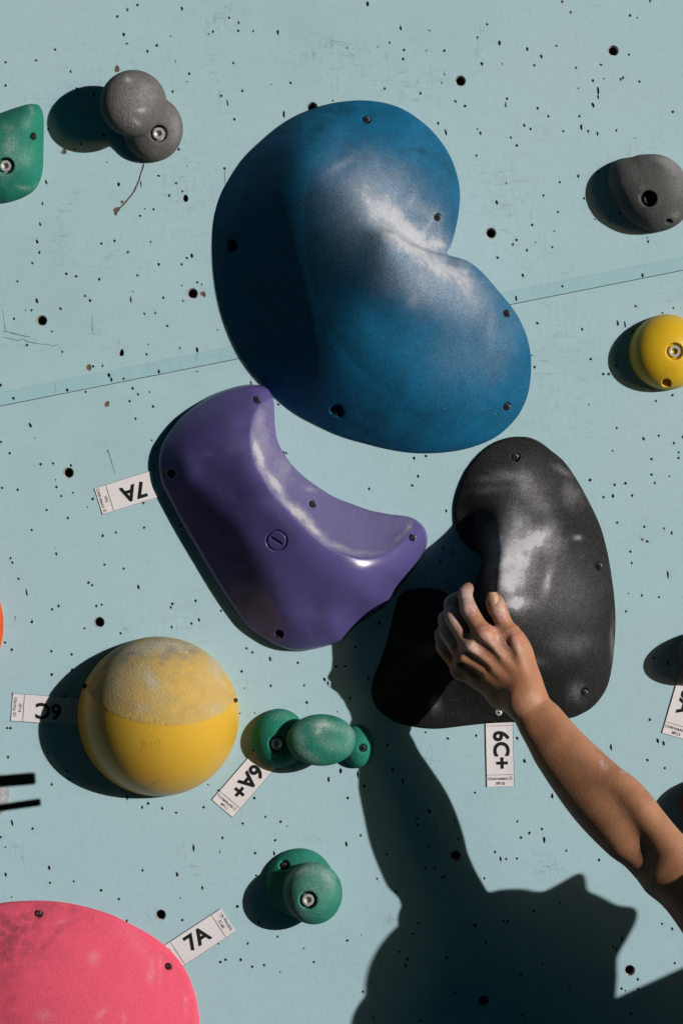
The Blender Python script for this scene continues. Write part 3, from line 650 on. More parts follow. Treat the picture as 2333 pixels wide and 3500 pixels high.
# --- black volume
f4 = 1.568; o4 = (1200, 1450)
KO = Z(o4, f4, [(880, 66), (950, 70), (1010, 95), (1070, 140), (1140, 200), (1210, 300), (1260, 390), (1310, 490), (1345, 580), (1375, 700), (1395, 820), (1410, 940), (1415, 1060), (1410, 1180), (1395, 1310), (1365, 1420), (1300, 1510), (1220, 1560), (1160, 1578), (1040, 1590), (860, 1598), (720, 1605), (600, 1618), (500, 1630), (420, 1632), (330, 1620), (240, 1598), (180, 1560), (130, 1510), (108, 1440), (115, 1370), (150, 1280), (185, 1180), (210, 1080), (235, 980), (260, 920), (310, 888), (390, 877), (460, 885), (520, 910), (580, 940), (625, 930), (655, 880), (675, 820), (695, 760), (700, 725), (680, 695), (640, 665), (600, 630), (565, 570), (552, 500), (555, 420), (580, 330), (620, 240), (680, 160), (750, 105), (820, 76)])
blackh0 = tps_field(KO, Z(o4, f4, [(770, 480, 110), (760, 600, 190), (755, 700, 250), (735, 760, 225), (745, 850, 290), (715, 850, 205), (705, 930, 250), (730, 1000, 300), (665, 980, 215), (800, 600, 225), (900, 600, 225), (850, 800, 310), (900, 950, 305), (800, 1050, 300), (700, 1100, 265), (950, 1150, 270), (1000, 800, 250), (1100, 700, 180), (1200, 700, 115), (1300, 760, 50), (1200, 950, 155), (1320, 1000, 65), (1150, 1200, 180), (1250, 1350, 85), (1100, 1400, 110), (900, 1300, 200), (800, 1450, 95), (700, 1300, 180), (600, 1200, 180), (550, 1400, 95), (450, 1300, 120), (400, 1150, 110), (400, 1000, 70), (500, 1050, 140), (600, 1020, 170), (300, 1300, 60), (250, 1450, 38), (400, 1500, 50), (900, 400, 110), (1000, 400, 105), (1100, 450, 90), (900, 250, 60), (1050, 300, 55), (750, 300, 55), (650, 400, 40), (640, 520, 28), (690, 600, 55), (600, 470, 15), (650, 300, 25)]))
kChalk = zb(o4, f4, [(900, 520, 60, 90, -10, .6), (960, 630, 90, 70, 0, .85), (890, 740, 100, 120, 0, .75), (850, 860, 90, 90, 0, .75), (885, 970, 90, 45, -10, .97), (860, 760, 180, 300, 0, .36), (900, 300, 200, 140, 0, .2), (820, 640, 80, 160, 0, .6), (1010, 600, 60, 50, 0, .8), (1050, 840, 22, 80, 15, .7), (860, 275, 100, 26, 12, .45), (940, 330, 60, 60, 30, .5), (760, 290, 110, 20, -5, .3), (740, 350, 100, 22, -8, .28), (1000, 420, 90, 60, 50, .4), (1180, 380, 60, 60, 0, .36), (1210, 610, 24, 16, 0, .75), (1080, 620, 60, 120, 0, .42), (1150, 900, 180, 200, 0, .26), (1180, 1180, 130, 60, 0, .24), (455, 1500, 34, 50, 0, .48), (1200, 1440, 50, 50, 0, .42), (430, 1210, 60, 60, 0, .33), (1130, 250, 60, 20, 35, .4), (980, 1280, 80, 30, 0, .3), (1400, 1180, 14, 120, 0, .4)])
rcK = Z(o4, f4, [(878, 174, 16, 9), (640, 520, 15, 12), (1326, 760, 14, 7), (1248, 1437, 15, 7), (790, 1545, 12, 5)])
black, kb, kh = hold('climbing_volume', 'large matt black volume with a grey chalk patch, gripped by the hand', 'climbing hold', KO, blackh0, M['blackgrip'], 11, 6., rcK,
    {'chalk': lambda X, Y: blobs(X, Y, kChalk), 'dirt': lambda X, Y: X*0}, fine=[(x, y, 24) for x, y in Z(o4, f4, [(700, 740), (690, 790), (670, 850), (645, 900)])])
for i, (x, y, r_, d_) in enumerate(rcK): fastener('screw', black, x, y, kh(x, y)-d_+3, mat=M['metal'] if i == 4 else None)

# --- pink volume, green slab, grey pebble
KP = Z((0, 2720), q, [(0, 742), (130, 726), (250, 722), (380, 728), (500, 745), (640, 778), (780, 825), (900, 885), (1020, 950), (1130, 1030), (1220, 1120), (1290, 1230), (1340, 1370), (1362, 1480), (1370, 1568), (1360, 1800), (1250, 2100), (1000, 2350), (600, 2500), (100, 2480), (-300, 2300), (-500, 1900), (-520, 1400), (-350, 1000), (-200, 820)])
pkf = dome_field(KP, (200, 3480), 100, 1.9, 1.0)
rcK2 = Z((0, 2720), q, [(262, 810, 15, 6), (1157, 1174, 14, 5)])
pink, _, pkh = hold('climbing_volume', 'broad pink rounded volume cut off by the bottom left corner', 'climbing hold', KP, pkf, M['pink'], 9, 8., rcK2,
    {'chalk': lambda X, Y: .7*blobs(X, Y, zb((0, 2720), q, [(645, 1110, 42, 46, 0, .7), (1040, 1150, 12, 40, 0, .6), (1030, 1240, 28, 60, 0, .72), (1100, 1150, 16, 60, 0, .5), (1100, 1250, 12, 50, 0, .5), (300, 1520, 60, 50, 0, .6), (690, 1500, 50, 30, -30, .7), (850, 1530, 14, 50, 0, .6), (1270, 1400, 16, 36, 0, .55), (1275, 1480, 14, 50, 0, .4), (420, 870, 44, 16, -20, .6), (940, 1010, 200, 60, 50, .3)])),
     'dirt': lambda X, Y: blobs(X, Y, zb((0, 2720), q, [(40, 900, 200, 160, 0, .7), (200, 850, 200, 90, 0, .5), (560, 870, 120, 70, 0, .4), (350, 990, 120, 24, -50, .6), (100, 1080, 260, 120, 0, .6), (420, 770, 260, 30, 5, .5), (60, 1400, 100, 300, 0, .35)]))})
for (x, y, r_, d_) in rcK2: fastener('screw', pink, x, y, pkh(x, y)-d_+3)
GO = Z((0, 0), q, [(0, 775), (100, 740), (190, 714), (240, 712), (275, 730), (298, 790), (301, 900), (299, 1050), (296, 1150), (275, 1240), (230, 1310), (150, 1360), (60, 1388), (0, 1390), (-150, 1370), (-280, 1250), (-330, 1080), (-300, 930), (-150, 830)])
gf = dome_field(GO, (10, 520), 78, 2.4, .75)
rcG = Z((0, 0), q, [(232, 934, 14, 5), (38, 1138, 28, 26)])
gr, _, gh = hold('climbing_hold', 'flat green hold with rounded corners at the left edge, its bolt half in view', 'climbing hold', GO, gf, M['green'], 14, 5., rcG,
    {'chalk': lambda X, Y: .75*blobs(X, Y, zb((0, 0), q, [(70, 1000, 50, 100, 20, .72), (150, 1080, 80, 80, 0, .5), (60, 880, 60, 40, -20, .5), (215, 740, 20, 50, -15, .7), (160, 1290, 60, 16, 10, .75), (250, 1270, 30, 12, -40, .55), (20, 1200, 60, 60, 0, .45), (180, 830, 40, 60, 0, .45)])), 'dirt': lambda X, Y: blobs(X, Y, zb((0, 0), q, [(60, 790, 60, 30, -30, .6), (200, 1340, 150, 30, -20, .4)]))}, rings=(.012, .03, .06))
fastener('screw', gr, rcG[0][0], rcG[0][1], gh(*rcG[0][:2])-2)
fastener('bolt', gr, rcG[1][0], rcG[1][1], gh(*rcG[1][:2])-14, scale=.95)
f5 = 4.094; o5 = (1950, 450)
EO = Z(o5, f5, [(510, 650), (530, 520), (590, 430), (700, 375), (850, 350), (950, 322), (1100, 310), (1250, 320), (1400, 380), (1520, 480), (1590, 600), (1650, 750), (1680, 900), (1660, 1050), (1600, 1180), (1500, 1290), (1350, 1370), (1200, 1400), (1080, 1390), (950, 1330), (800, 1230), (700, 1130), (620, 1010), (560, 890), (520, 770)])
ef = dome_field(EO, (o5[0]+1120/f5, o5[1]+840/f5), 118, 2.3, .55)
rcE = Z(o5, f5, [(1085, 935, 27, 42), (1372, 1262, 12, 16)])
eg, _, eh = hold('climbing_hold', 'oval dark grey hold with a deep bolt hole at the upper right edge', 'climbing hold', EO, ef, M['grey2'], 12, 4.5, rcE,
    {'chalk': lambda X, Y: .8*blobs(X, Y, zb(o5, f5, [(1400, 430, 200, 90, 35, .75), (1250, 380, 150, 60, 10, .5), (1500, 700, 120, 300, 0, .4), (1470, 1170, 60, 50, 0, .6), (660, 690, 120, 100, 0, .42), (1000, 800, 40, 60, 0, .3), (950, 930, 20, 60, 0, .6)])), 'dirt': lambda X, Y: X*0}, rings=(.01, .025, .05, .09))
fastener('bolt', eg, rcE[0][0], rcE[0][1], eh(*rcE[0][:2])-32, scale=.9, mat=M['darkmetal'])
# --- yellow domes
def circ(cx, cy, rx, ry=None, n=24): return [(cx+rx*math.cos(2*math.pi*i/n), cy+(ry or rx)*math.sin(2*math.pi*i/n)) for i in range(n)]
YO = circ(541, 2449.5, 276.5, 273.5); yf = dome_field(YO, (541, 2449.5), 264, 2.0, .5)
YB = catmull(Z((0, 2100), 1.742, [(440, 380), (515, 450), (560, 510), (620, 560), (720, 610), (820, 640), (930, 657), (1050, 660), (1150, 650), (1250, 622), (1330, 585), (1400, 500), (1440, 440)]), 8, False)
def ygrip(X, Y):
    yb = np.interp(X, YB[:, 0], YB[:, 1]); return sstep(-2, 3, yb+1.6*np.sin(X*.31)+1.2*np.sin(X*.83+2)-Y)
def yh(X, Y): return yf(X, Y)+1.3*ygrip(X, Y)*(yf(X, Y) > 20)
oy = (0, 2100)
rcY = Z(oy, 1.742, [(1404, 512, 9, 10), (503, 428, 9, 10)])
yel, _, yhh = hold('climbing_hold', 'big yellow dome with a worn sandy upper half', 'climbing hold', YO, yh, M['yellow'], 10, 5., rcY,
    {'chalk': lambda X, Y: ygrip(X, Y)*(.42+blobs(X, Y, zb(oy, 1.742, [(950, 190, 330, 60, 0, .42), (900, 400, 60, 120, -35, .4), (1300, 300, 90, 130, -40, .38), (700, 380, 150, 180, 0, .28), (1280, 560, 80, 50, 0, .3), (860, 560, 60, 40, 0, .3)]))),
     'grip': ygrip, 'dirt': lambda X, Y: np.maximum(.30*ygrip(X, Y), 0)+np.maximum(ygrip(X, Y)*blobs(X, Y, zb(oy, 1.742, [(800, 220, 260, 80, -20, 1.0), (1100, 200, 180, 50, 10, .9), (620, 420, 80, 200, 20, .6), (1000, 250, 120, 40, -30, .6), (790, 545, 40, 20, 0, .6)])), blobs(X, Y, zb(oy, 1.742, [(885, 1022, 70, 9, -22, 1.0)])))}, rings=(.004, .010, .018, .03, .05, .08))
emblem(yel, yhh, 0+900/1.742, 2100+782/1.742, 62, 2, '515', M['yellow'], raise_px=1.0)
for (x, y, r_, d_) in rcY: fastener('screw', yel, x, y, yhh(x, y)-8, scale=.6)
SO = circ(2278, 1203, 129.5); sf = dome_field(SO, (2278, 1203), 106, 2.2, .5)
f6 = 4.709; o6 = (2000, 1000)
rcS = Z(o6, f6, [(1432, 942, 28, 20), (1302, 1460, 16, 22)])
ys, _, ysh = hold('climbing_hold', 'small smooth yellow dome with a silver bolt at the right edge', 'climbing hold', SO, sf, M['yellow2'], 12, 4.5, rcS, {'chalk': lambda X, Y: X*0, 'dirt': lambda X, Y: X*0}, rings=(.006, .014, .026, .045, .08))
fastener('bolt', ys, rcS[0][0], rcS[0][1], ysh(*rcS[0][:2])-12)
emblem(ys, ysh, o6[0]+1370/f6, o6[1]+1258/f6, 36, 5, '515', M['yellow2'], raise_px=.8)
# --- holds mostly outside the frame
def small(cx, cy, r, Hh, mat, label, chalk=.0, p=2.2):
    O_ = circ(cx, cy, r); f_ = dome_field(O_, (cx, cy), Hh, p, .5)
    rt, _, hh = hold('climbing_hold', label, 'climbing hold', O_, f_, mat, 10, 5., [(cx, cy, 24, 18)], {'chalk': lambda X, Y: X*0+chalk, 'dirt': lambda X, Y: X*0}, rings=(.01, .03, .06))
    fastener('bolt', rt, cx, cy, hh(cx, cy)-10); return rt
small(-262, 2137, 274, 90, M['orange'], 'orange rounded hold, only its edge showing at the left side')
small(-73, 2712, 105, 40, M['grey2'], 'chalk-covered pale grey hold at the left side behind the two black bars', .75)
small(2404, 2245, 92, 135, M['grey2'], 'dark round hold just past the right side, above the 6A card')
small(2425, 2752, 100, 118, M['redgrip'], 'dark red round hold at the right side beside the elbow')

# ------------------------------------------------------------------ volumes grown from distance fields
class Vol:
    def __init__(s, lo, hi, h):
        s.lo = np.array(lo, float); s.h = h; s.n = np.ceil((np.array(hi)-s.lo)/h).astype(int)+1
        s.F = np.full(s.n, 1.0, np.float32)
    def box(s, lo, hi):
        a = np.clip(((np.array(lo)-s.lo)/s.h).astype(int), 0, s.n); b = np.clip(np.ceil((np.array(hi)-s.lo)/s.h).astype(int)+1, 0, s.n)
        if np.any(b <= a): return None, None
        ax = [(s.lo[i]+s.h*np.arange(a[i], b[i])).astype(np.float32) for i in range(3)]
        return (slice(a[0], b[0]), slice(a[1], b[1]), slice(a[2], b[2])), (ax[0][:, None, None], ax[1][None, :, None], ax[2][None, None, :])
    def add(s, fn, lo, hi, k, cut=False):
        m = k+3*s.h; sl_, X = s.box(np.array(lo)-m, np.array(hi)+m)
        if sl_ is None: return
        d = fn(*X); F = s.F[sl_]
        if cut:
            a, b = F, -d; h = np.maximum(k-np.abs(a-b), 0)/k; s.F[sl_] = np.maximum(a, b)+h*h*k*.25
        else:
            a, b = F, d; h = np.maximum(k-np.abs(a-b), 0)/k; s.F[sl_] = np.minimum(a, b)-h*h*k*.25
    def cone(s, a, b, ra, rb, k=.006, flat=1., fn=(0, 1, 0), cut=False):
        a = np.array(a, np.float32); b = np.array(b, np.float32); ab = b-a; L = float(ab@ab)+1e-12; fv = np.array(fn, np.float32); fv /= np.linalg.norm(fv)
        def f(X, Y, Z_):
            x, y, z = X-a[0], Y-a[1], Z_-a[2]
            t = np.clip((x*ab[0]+y*ab[1]+z*ab[2])/L, 0, 1)
            x, y, z = x-t*ab[0], y-t*ab[1], z-t*ab[2]
            r2 = x*x+y*y+z*z
            if flat != 1: dn = x*fv[0]+y*fv[1]+z*fv[2]; r2 = r2+(flat*flat-1)*dn*dn
            return np.sqrt(r2)-(ra+t*(rb-ra))
        r = max(ra, rb); s.add(f, np.minimum(a, b)-r, np.maximum(a, b)+r, k, cut)
    def chain(s, L, k=.008, flat=None, step=.006):
        P = np.array([a[0] for a in L]); r = np.array([a[1] for a in L]); fl = np.array(flat if flat is not None else [1.]*len(L)); n = len(L)
        T = []
        for i in range(n-1):
            m = max(2, int(np.linalg.norm(P[i+1]-P[i])/step)); ii = [max(i-1, 0), i, i+1, min(i+2, n-1)]
            for t in np.arange(m)/m:
                w_ = np.array([-t+2*t*t-t**3, 2-5*t*t+3*t**3, t+4*t*t-3*t**3, -t*t+t**3])*.5
                T.append((w_@P[ii], float(w_@r[ii]), float(w_@fl[ii])))
        T.append((P[-1], r[-1], fl[-1])); Q = np.array([t[0] for t in T]); rm = r.max()*1.1
        lo, hi = Q.min(0)-rm-k-3*s.h, Q.max(0)+rm+k+3*s.h; sl_, _ = s.box(lo, hi)
        if sl_ is None: return
        G = np.full(s.F[sl_].shape, 1., np.float32); base = np.array([x.start for x in sl_])
        for (a, ra, fa), (b, rb, fb) in zip(T, T[1:]):
            m = k+3*s.h+max(ra, rb); s2, X = s.box(np.minimum(a, b)-m, np.maximum(a, b)+m)
            if s2 is None: continue
            a = a.astype(np.float32); ab = (b-a).astype(np.float32); L2 = float(ab@ab)+1e-12
            x, y, z = X[0]-a[0], X[1]-a[1], X[2]-a[2]; t = np.clip((x*ab[0]+y*ab[1]+z*ab[2])/L2, 0, 1)
            x, y, z = x-t*ab[0], (y-t*ab[1])*(fa+t*(fb-fa)), z-t*ab[2]; d = np.sqrt(x*x+y*y+z*z)-(ra+t*(rb-ra))
            s3 = tuple(slice(max(q_.start-o_, 0), q_.stop-o_) for q_, o_ in zip(s2, base)); sh = G[s3].shape
            G[s3] = np.minimum(G[s3], d[:sh[0], :sh[1], :sh[2]])
        F = s.F[sl_]; h = np.maximum(k-np.abs(F-G), 0)/k; s.F[sl_] = np.minimum(F, G)-h*h*k*.25
    def ell(s, c, r, k=.006, cut=False):
        c = np.array(c, np.float32); r = np.array(r, np.float32)
        def f(X, Y, Z_):
            q_ = np.sqrt(((X-c[0])/r[0])**2+((Y-c[1])/r[1])**2+((Z_-c[2])/r[2])**2); return (q_-1)*float(r.min())
        s.add(f, c-r, c+r, k, cut)
    def mesh(s):
        F = s.F; n = s.n; sg = F < 0
        cs = np.zeros(n-1, np.int8)
        for dx in (0, 1):
            for dy in (0, 1):
                for dz in (0, 1): cs += sg[dx:n[0]-1+dx, dy:n[1]-1+dy, dz:n[2]-1+dz]
        act = (cs > 0) & (cs < 8); idx = np.full(n-1, -1, np.int64); ids = np.argwhere(act); idx[act] = np.arange(len(ids))
        P = np.zeros((len(ids), 3)); C = np.zeros(len(ids))
        cor = [np.array([(i >> 2) & 1, (i >> 1) & 1, i & 1]) for i in range(8)]
        val = [F[tuple((ids+c).T)] for c in cor]
        for i in range(8):
            for j in range(i+1, 8):
                if np.abs(cor[i]-cor[j]).sum() != 1: continue
                m = (val[i] < 0) != (val[j] < 0); t = val[i][m]/(val[i][m]-val[j][m])
                P[m] += cor[i]+t[:, None]*(cor[j]-cor[i]); C[m] += 1
        P = P/C[:, None]+ids
        Q = []
        for ax in range(3):
            o1, o2_ = [(1, 2), (2, 0), (0, 1)][ax]
            sl0 = [slice(None)]*3; sl1 = [slice(None)]*3; sl0[ax] = slice(0, n[ax]-1); sl1[ax] = slice(1, n[ax])
            ch = np.argwhere(sg[tuple(sl0)] != sg[tuple(sl1)])
            ch = ch[(ch[:, o1] > 0) & (ch[:, o2_] > 0) & (ch[:, o1] < n[o1]-1) & (ch[:, o2_] < n[o2_]-1)]
            e1 = np.zeros(3, int); e1[o1] = 1; e2 = np.zeros(3, int); e2[o2_] = 1
            qd = np.stack([idx[tuple((ch-e1-e2).T)], idx[tuple((ch-e2).T)], idx[tuple(ch.T)], idx[tuple((ch-e1).T)]], 1)
            flip = ~sg[tuple(ch.T)]; qd[flip] = qd[flip][:, ::-1]; Q.append(qd)
        Q = np.concatenate(Q); Q = Q[(Q >= 0).all(1)]
        # pull vertices onto the surface
        for _ in range(2):
            b = np.clip(np.floor(P).astype(int), 0, n-2); f = P-b
            v = np.zeros(len(P)); g_ = np.zeros((len(P), 3))
            for c in cor:
                wgt = [f[:, i] if c[i] else 1-f[:, i] for i in range(3)]; x = F[tuple((b+c).T)]
                v += x*wgt[0]*wgt[1]*wgt[2]
                for i in range(3):
                    j, k_ = [(1, 2), (0, 2), (0, 1)][i]; g_[:, i] += x*(1 if c[i] else -1)*wgt[j]*wgt[k_]
            st = v[:, None]*g_/np.maximum((g_**2).sum(1), 1e-10)[:, None]; ln = np.linalg.norm(st, axis=1, keepdims=True)
            P = P-st*np.minimum(1, .6/np.maximum(ln, 1e-9))
        return s.lo+P*s.h, Q
def v3(px, py, hpx): return tuple(W(px, py, hpx*S))
def lobed(label, mat, lobes, recess, cuts=(), chalk=(), k=.006, vox=.0014):
    """lobes: (cx,cy,h,rx,ry,rh) in px"""
    P = np.array([v3(*l[:3]) for l in lobes]); Rr = np.array([(l[3]*S, l[5]*S, l[4]*S) for l in lobes])
    lo = (P-Rr).min(0)-.012; hi = (P+Rr).max(0)+.012; hi[1] = .004
    V = Vol(lo, hi, vox)
    for l, p, r in zip(lobes, P, Rr): V.ell(p, r, l[6]*S if len(l) > 6 else k)
    V.add(lambda X, Y, Z_: Y+0*X+0*Z_ >= 0, lo, hi, .001) if False else None
    yy = V.lo[1]+V.h*np.arange(V.n[1]); V.F = np.maximum(V.F, (yy[None, :, None]-.0012).astype(np.float32))
    for (x, y, h0, r, dep) in recess:
        V.cone(v3(x, y, h0-dep), v3(x, y, h0+60), r*S, r*S, .003, cut=True)
    vv, qq = V.mesh()
    root = empty('climbing_hold', W(lobes[0][0], lobes[0][1])); tag(root, label, 'climbing hold')
    kk = 1+vv[:, 1]/D; X, Y = vv[:, 0]/S/kk+CX, CY-vv[:, 2]/S/kk
    o = mk('grip_body', vv-np.array(root.location), qq, mat, root, True, {'chalk': 1.05*blobs(X, Y, chalk)*np.clip((-vv[:, 1]/S-20)/40, .3, 1), 'dirt': X*0})
    return root
g1 = lobed('grey hold of two stacked round lobes, shadow beside the green slab', M['grey'], [(455, 352, 138, 113, 113, 76, 10), (522, 440, 8, 103, 112, 84), (470, 375, 55, 88, 88, 80, 30)], [(542, 455, 78, 28, 10)],
           chalk=[(440, 270, 20, 14, 0, .8), (480, 375, 26, 10, 0, .75), (465, 415, 26, 12, 35, .7), (490, 320, 50, 60, 0, .45), (600, 430, 20, 70, 0, .45), (430, 350, 90, 90, 0, .35)])
fastener('bolt', g1, 542, 455, 76)
g2 = lobed('round green double hold above the 7A card, silver bolt in its front ball', M['green'], [(1071, 3054, 100, 98, 106, 72, 10), (1024, 3018, 6, 116, 118, 62), (1060, 3045, 45, 84, 84, 60, 30)], [(1052.6, 3077, 165, 29, 17), (971.5, 2959, 52, 16, 14)],
           chalk=[(1010, 2985, 50, 16, -30, .6), (1070, 2975, 60, 20, 0, .5), (1120, 3000, 20, 40, -20, .55), (1070, 3040, 90, 90, 0, .36), (1080, 2915, 60, 14, 15, .5), (1020, 3120, 40, 20, 30, .4)])
fastener('bolt', g2, 1052.6, 3077, 158); fastener('screw', g2, 971.5, 2959, 42, scale=.9)
g3 = lobed('green hold of three lobes in a row beside the 6A+ card', M['green'], [(1098, 2530, 106, 117, 88, 56, 6), (953.7, 2523.6, 4, 94, 101, 76), (1222, 2551, 4, 55, 74, 56), (1060, 2535, 40, 66, 62, 40, 10), (1160, 2540, 30, 50, 50, 36, 10)], [(947, 2543.5, 74, 28, 12), (1238.7, 2557, 54, 13, 6)],
           chalk=[(1110, 2480, 60, 20, 10, .8), (1085, 2500, 20, 16, 0, .7), (1020, 2520, 20, 60, -10, .55), (1060, 2590, 60, 20, 30, .5), (1190, 2510, 20, 50, 0, .45), (960, 2440, 60, 20, 0, .4), (1000, 2600, 12, 16, 0, .6), (1130, 2540, 70, 30, 20, .4)])
fastener('bolt', g3, 947, 2543.5, 72, scale=.95); fastener('screw', g3, 1238.7, 2557, 53, scale=.95)

# ------------------------------------------------------------------ route cards
def text_mesh(body, size, bold=0., font=None):
    tx = bpy.data.curves.new('t', 'FONT'); tx.body = body; tx.size = size; tx.align_x = 'CENTER'; tx.align_y = 'CENTER'; tx.resolution_u = 4; tx.offset = bold
    to = bpy.data.objects.new('t', tx); col.objects.link(to); dg = bpy.context.evaluated_depsgraph_get()
    me = bpy.data.meshes.new_from_object(to.evaluated_get(dg)); V = [(v.co.x, v.co.y) for v in me.vertices]; F = [tuple(p.vertices) for p in me.polygons]
    bpy.data.objects.remove(to); return V, F
CARDW, CARDL = 94., 250.
def card(bl, heading, grade, name, num, colour, label, swap=False, L=CARDL):
    hx, hy = heading; n_ = math.hypot(hx, hy); hx, hy = hx/n_, hy/n_; rx, ry = -hy, hx      # 'right' of the card in image space
    root = empty('route_card', W(*bl)); tag(root, label, 'route card', 'printed route cards taped beside the holds')
    def put(u, v, y): p = W(bl[0]+rx*u+hx*v, bl[1]+ry*u+hy*v); return Vector((p.x, y, p.z))-root.location
    n = 14; V, F = [], []
    for j in range(n+1):
        v = L*j/n; curl = -.0007-.0004*math.sin(math.pi*j/n)-.0004*max(0, 1-j/3.)**2
        for i in range(5): V.append(put(CARDW*i/4, v, curl-(.0003 if i in (0, 4) else 0)))
    for j in range(n):
        for i in range(4): a = j*5+i; F.append((a, a+1, a+6, a+5))
    m = len(V); V += [v+Vector((0, .0003, 0)) for v in V]
    F += [tuple(x+m for x in f[::-1]) for f in F[:n*4]]
    bnd = [i for i in range(5)]+[j*5+4 for j in range(1, n+1)]+[n*5+3-i for i in range(4)]+[(n-j)*5 for j in range(1, n)]
    for a, b in zip(bnd, bnd[1:]+bnd[:1]): F.append((a, b, b+m, a+m))
    mk('card_sheet', V, F, M['paper'], root, False)
    yz = lambda v: -.0007-.0004*math.sin(math.pi*min(max(v/L, 0), 1))-.0004*max(0, 1-v/L*n/3.)**2-.00045
    def txt(nm, body, size, cu, cv, rot, bold=0., sx=1.):
        tv, tf = text_mesh(body, size, bold); c, s_ = math.cos(rot), math.sin(rot); P = []
        for (a, b) in tv:
            a *= sx; u = cu+a*c-b*s_; v = cv+a*s_+b*c; P.append(put(u, v, yz(v)))
        return mk(nm, P, tf, M['ink'], root, False)
    txt('grade_print', grade, 74, 50, 125, -math.pi/2, 2.2, 1.0)
    txt('name_print', name, 14.5, 47, 10 if swap else 27, 0, .0, 1.0)
    txt('number_print', num, 14.5, 47, 27 if swap else 10, 0, .0, 1.0)
    txt('colour_print', colour, 14.5, 47, 226, 0, .0)
    P, F = [], []
    for v in (40., 208.):
        b = len(P); P += [put(0, v-.6, yz(v)), put(CARDW, v-.6, yz(v)), put(CARDW, v+.6, yz(v)), put(0, v+.6, yz(v))]; F.append((b, b+1, b+2, b+3))
    for (u0, u1) in ((-.3, .7), (CARDW-.7, CARDW+.3)):
        for j in range(n):
            b = len(P); va, vb = L*j/n, L*(j+1)/n
            P += [put(u0, va, yz(va)), put(u1, va, yz(va)), put(u1, vb, yz(vb)), put(u0, vb, yz(vb))]; F.append((b, b+1, b+2, b+3))
    mk('cell_lines', P, F, M['ink'], root, False)
    return root
card((323, 1669), (365, -115), '7A', 'Шевченко В.', '№5', 'Фиолетовый', 'upside-down 7A card with №5, tucked under the purple volume', True)
card((44.6, 2370.5), (380, 27), '6C', 'Матяш Ю.', '№14', 'Желтый', '6C card half in the shadow of the big yellow dome', True)
card((724, 2733.5), (287, -332), '6A+', 'Кузнецов С.', '№11', 'Бирюзовый', 'slanted 6A+ card tucked under the three-lobed green hold')
card((1663, 2690), (-5, -216), '6C+', 'Шевченко В.', '№10', 'Черный', '6C+ card below the black volume, next to the wrist')
card((806.5, 3184), (-323, 212), '7A', 'Матяш Ю.', '№15', 'Розовый', '7A card with №15 beside the pink volume', True)
card((2261, 2505), (.28, -.96), '6A', 'Шевченко В.', '№13', 'Серый', '6A card with №13 cut off by the right side')
card((2313, 2856), (.70, -.71), '6B', 'Матяш Ю.', '№12', 'Красный', 'small corner of a card showing between the elbow and the dark red hold')

# ------------------------------------------------------------------ black bars in the foreground, left
def rail_stand():
    hb = 1.0
    root = empty('rail_stand', (-1.05, -hb, -1.7)); tag(root, 'two short black bars reaching in from the left, out of focus', 'rail stand')
    def bar(x0y0, x1y1, hw, m2=None):
        a = W(*x0y0, hb); b = W(*x1y1, hb); d = (b-a).normalized(); a = b-d*0.75; up = Vector((-d.z, 0, d.x)); nn = Vector((0, 1, 0)); k = hw*S*(1-hb/D)
        bm = bmesh.new(); prof = []
        for i in range(20):
            t = 2*math.pi*i/20; cx_, cy_ = math.cos(t), math.sin(t); e = .35
            prof.append((math.copysign(abs(cx_)**e, cx_), math.copysign(abs(cy_)**e, cy_)))
        rs = []
        for (s_, sc_) in ((0, 1), (.75-.003, 1), (.75-.001, .93), (.75, .8)):
            rs.append([bm.verts.new(a+d*s_+up*(k*sc_*y)+nn*(k*.8*sc_*x)-root.location) for x, y in prof])
        for p_, q_ in zip(rs, rs[1:]):
            for i in range(20): bm.faces.new((p_[i], p_[(i+1) % 20], q_[(i+1) % 20], q_[i]))
        bm.faces.new(rs[0]); bm.faces.new(rs[-1]); bmesh.ops.recalc_face_normals(bm, faces=bm.faces)
        return from_bm('bar', bm, M['rail'], root, False)
    bar((0, 2671), (121, 2661), 21); o = bar((0, 2762), (139, 2742), 13)
    bm = bmesh.new(); bmesh.ops.create_cone(bm, cap_ends=True, segments=24, radius1=.022, radius2=.022, depth=1.5); bmesh.ops.translate(bm, verts=bm.verts, vec=(0, .04, .75)); from_bm('post', bm, M['rail'], root, True)
    bm = bmesh.new(); bmesh.ops.create_cone(bm, cap_ends=True, segments=32, radius1=.2, radius2=.17, depth=.03); bmesh.ops.translate(bm, verts=bm.verts, vec=(0, .04, .015)); from_bm('foot_plate', bm, M['rail'], root, True)
rail_stand()

# ------------------------------------------------------------------ the climber
def J(px, py, h, r): k = 1-h/D; p = W(px, py, h); return (np.array(p), r*S*k)
t_ = NT('skin'); pores = t_.noise(700, 3, .6); blot = t_.noise(22, 3, .55)
sc_ = t_.mix(t_.ramp(blot, .3, .7), (.375, .180, .100), (.275, .122, .064))
sc_ = t_.mix(t_.math('MULTIPLY', t_.attr('red'), .6), sc_, (.50, .16, .11))
chm = t_.ramp(t_.math('SUBTRACT', t_.math('MULTIPLY', t_.attr('chalk'), 1.15), t_.noise(260, 3, .6)), -.25, .35)
sc_ = t_.mix(t_.math('MULTIPLY', chm, .62), sc_, (.50, .40, .40))
wr = t_.noise(240, 2, .5, stretch=(1, 1, 4, R(40)))
t_.out(sc_, .50, t_.bump(wr, .22, .0012, t_.bump(t_.noise(380, 3, .7), .5, .0010)), 0, .4)
t_.b.inputs['Subsurface Weight'].default_value = .12; t_.b.inputs['Subsurface Radius'].default_value = (1, .35, .2); t_.b.inputs['Subsurface Scale'].default_value = .006
M['skin'] = t_.m
M['nail'] = plain('nail', (.36, .21, .135), .5, var=.1)
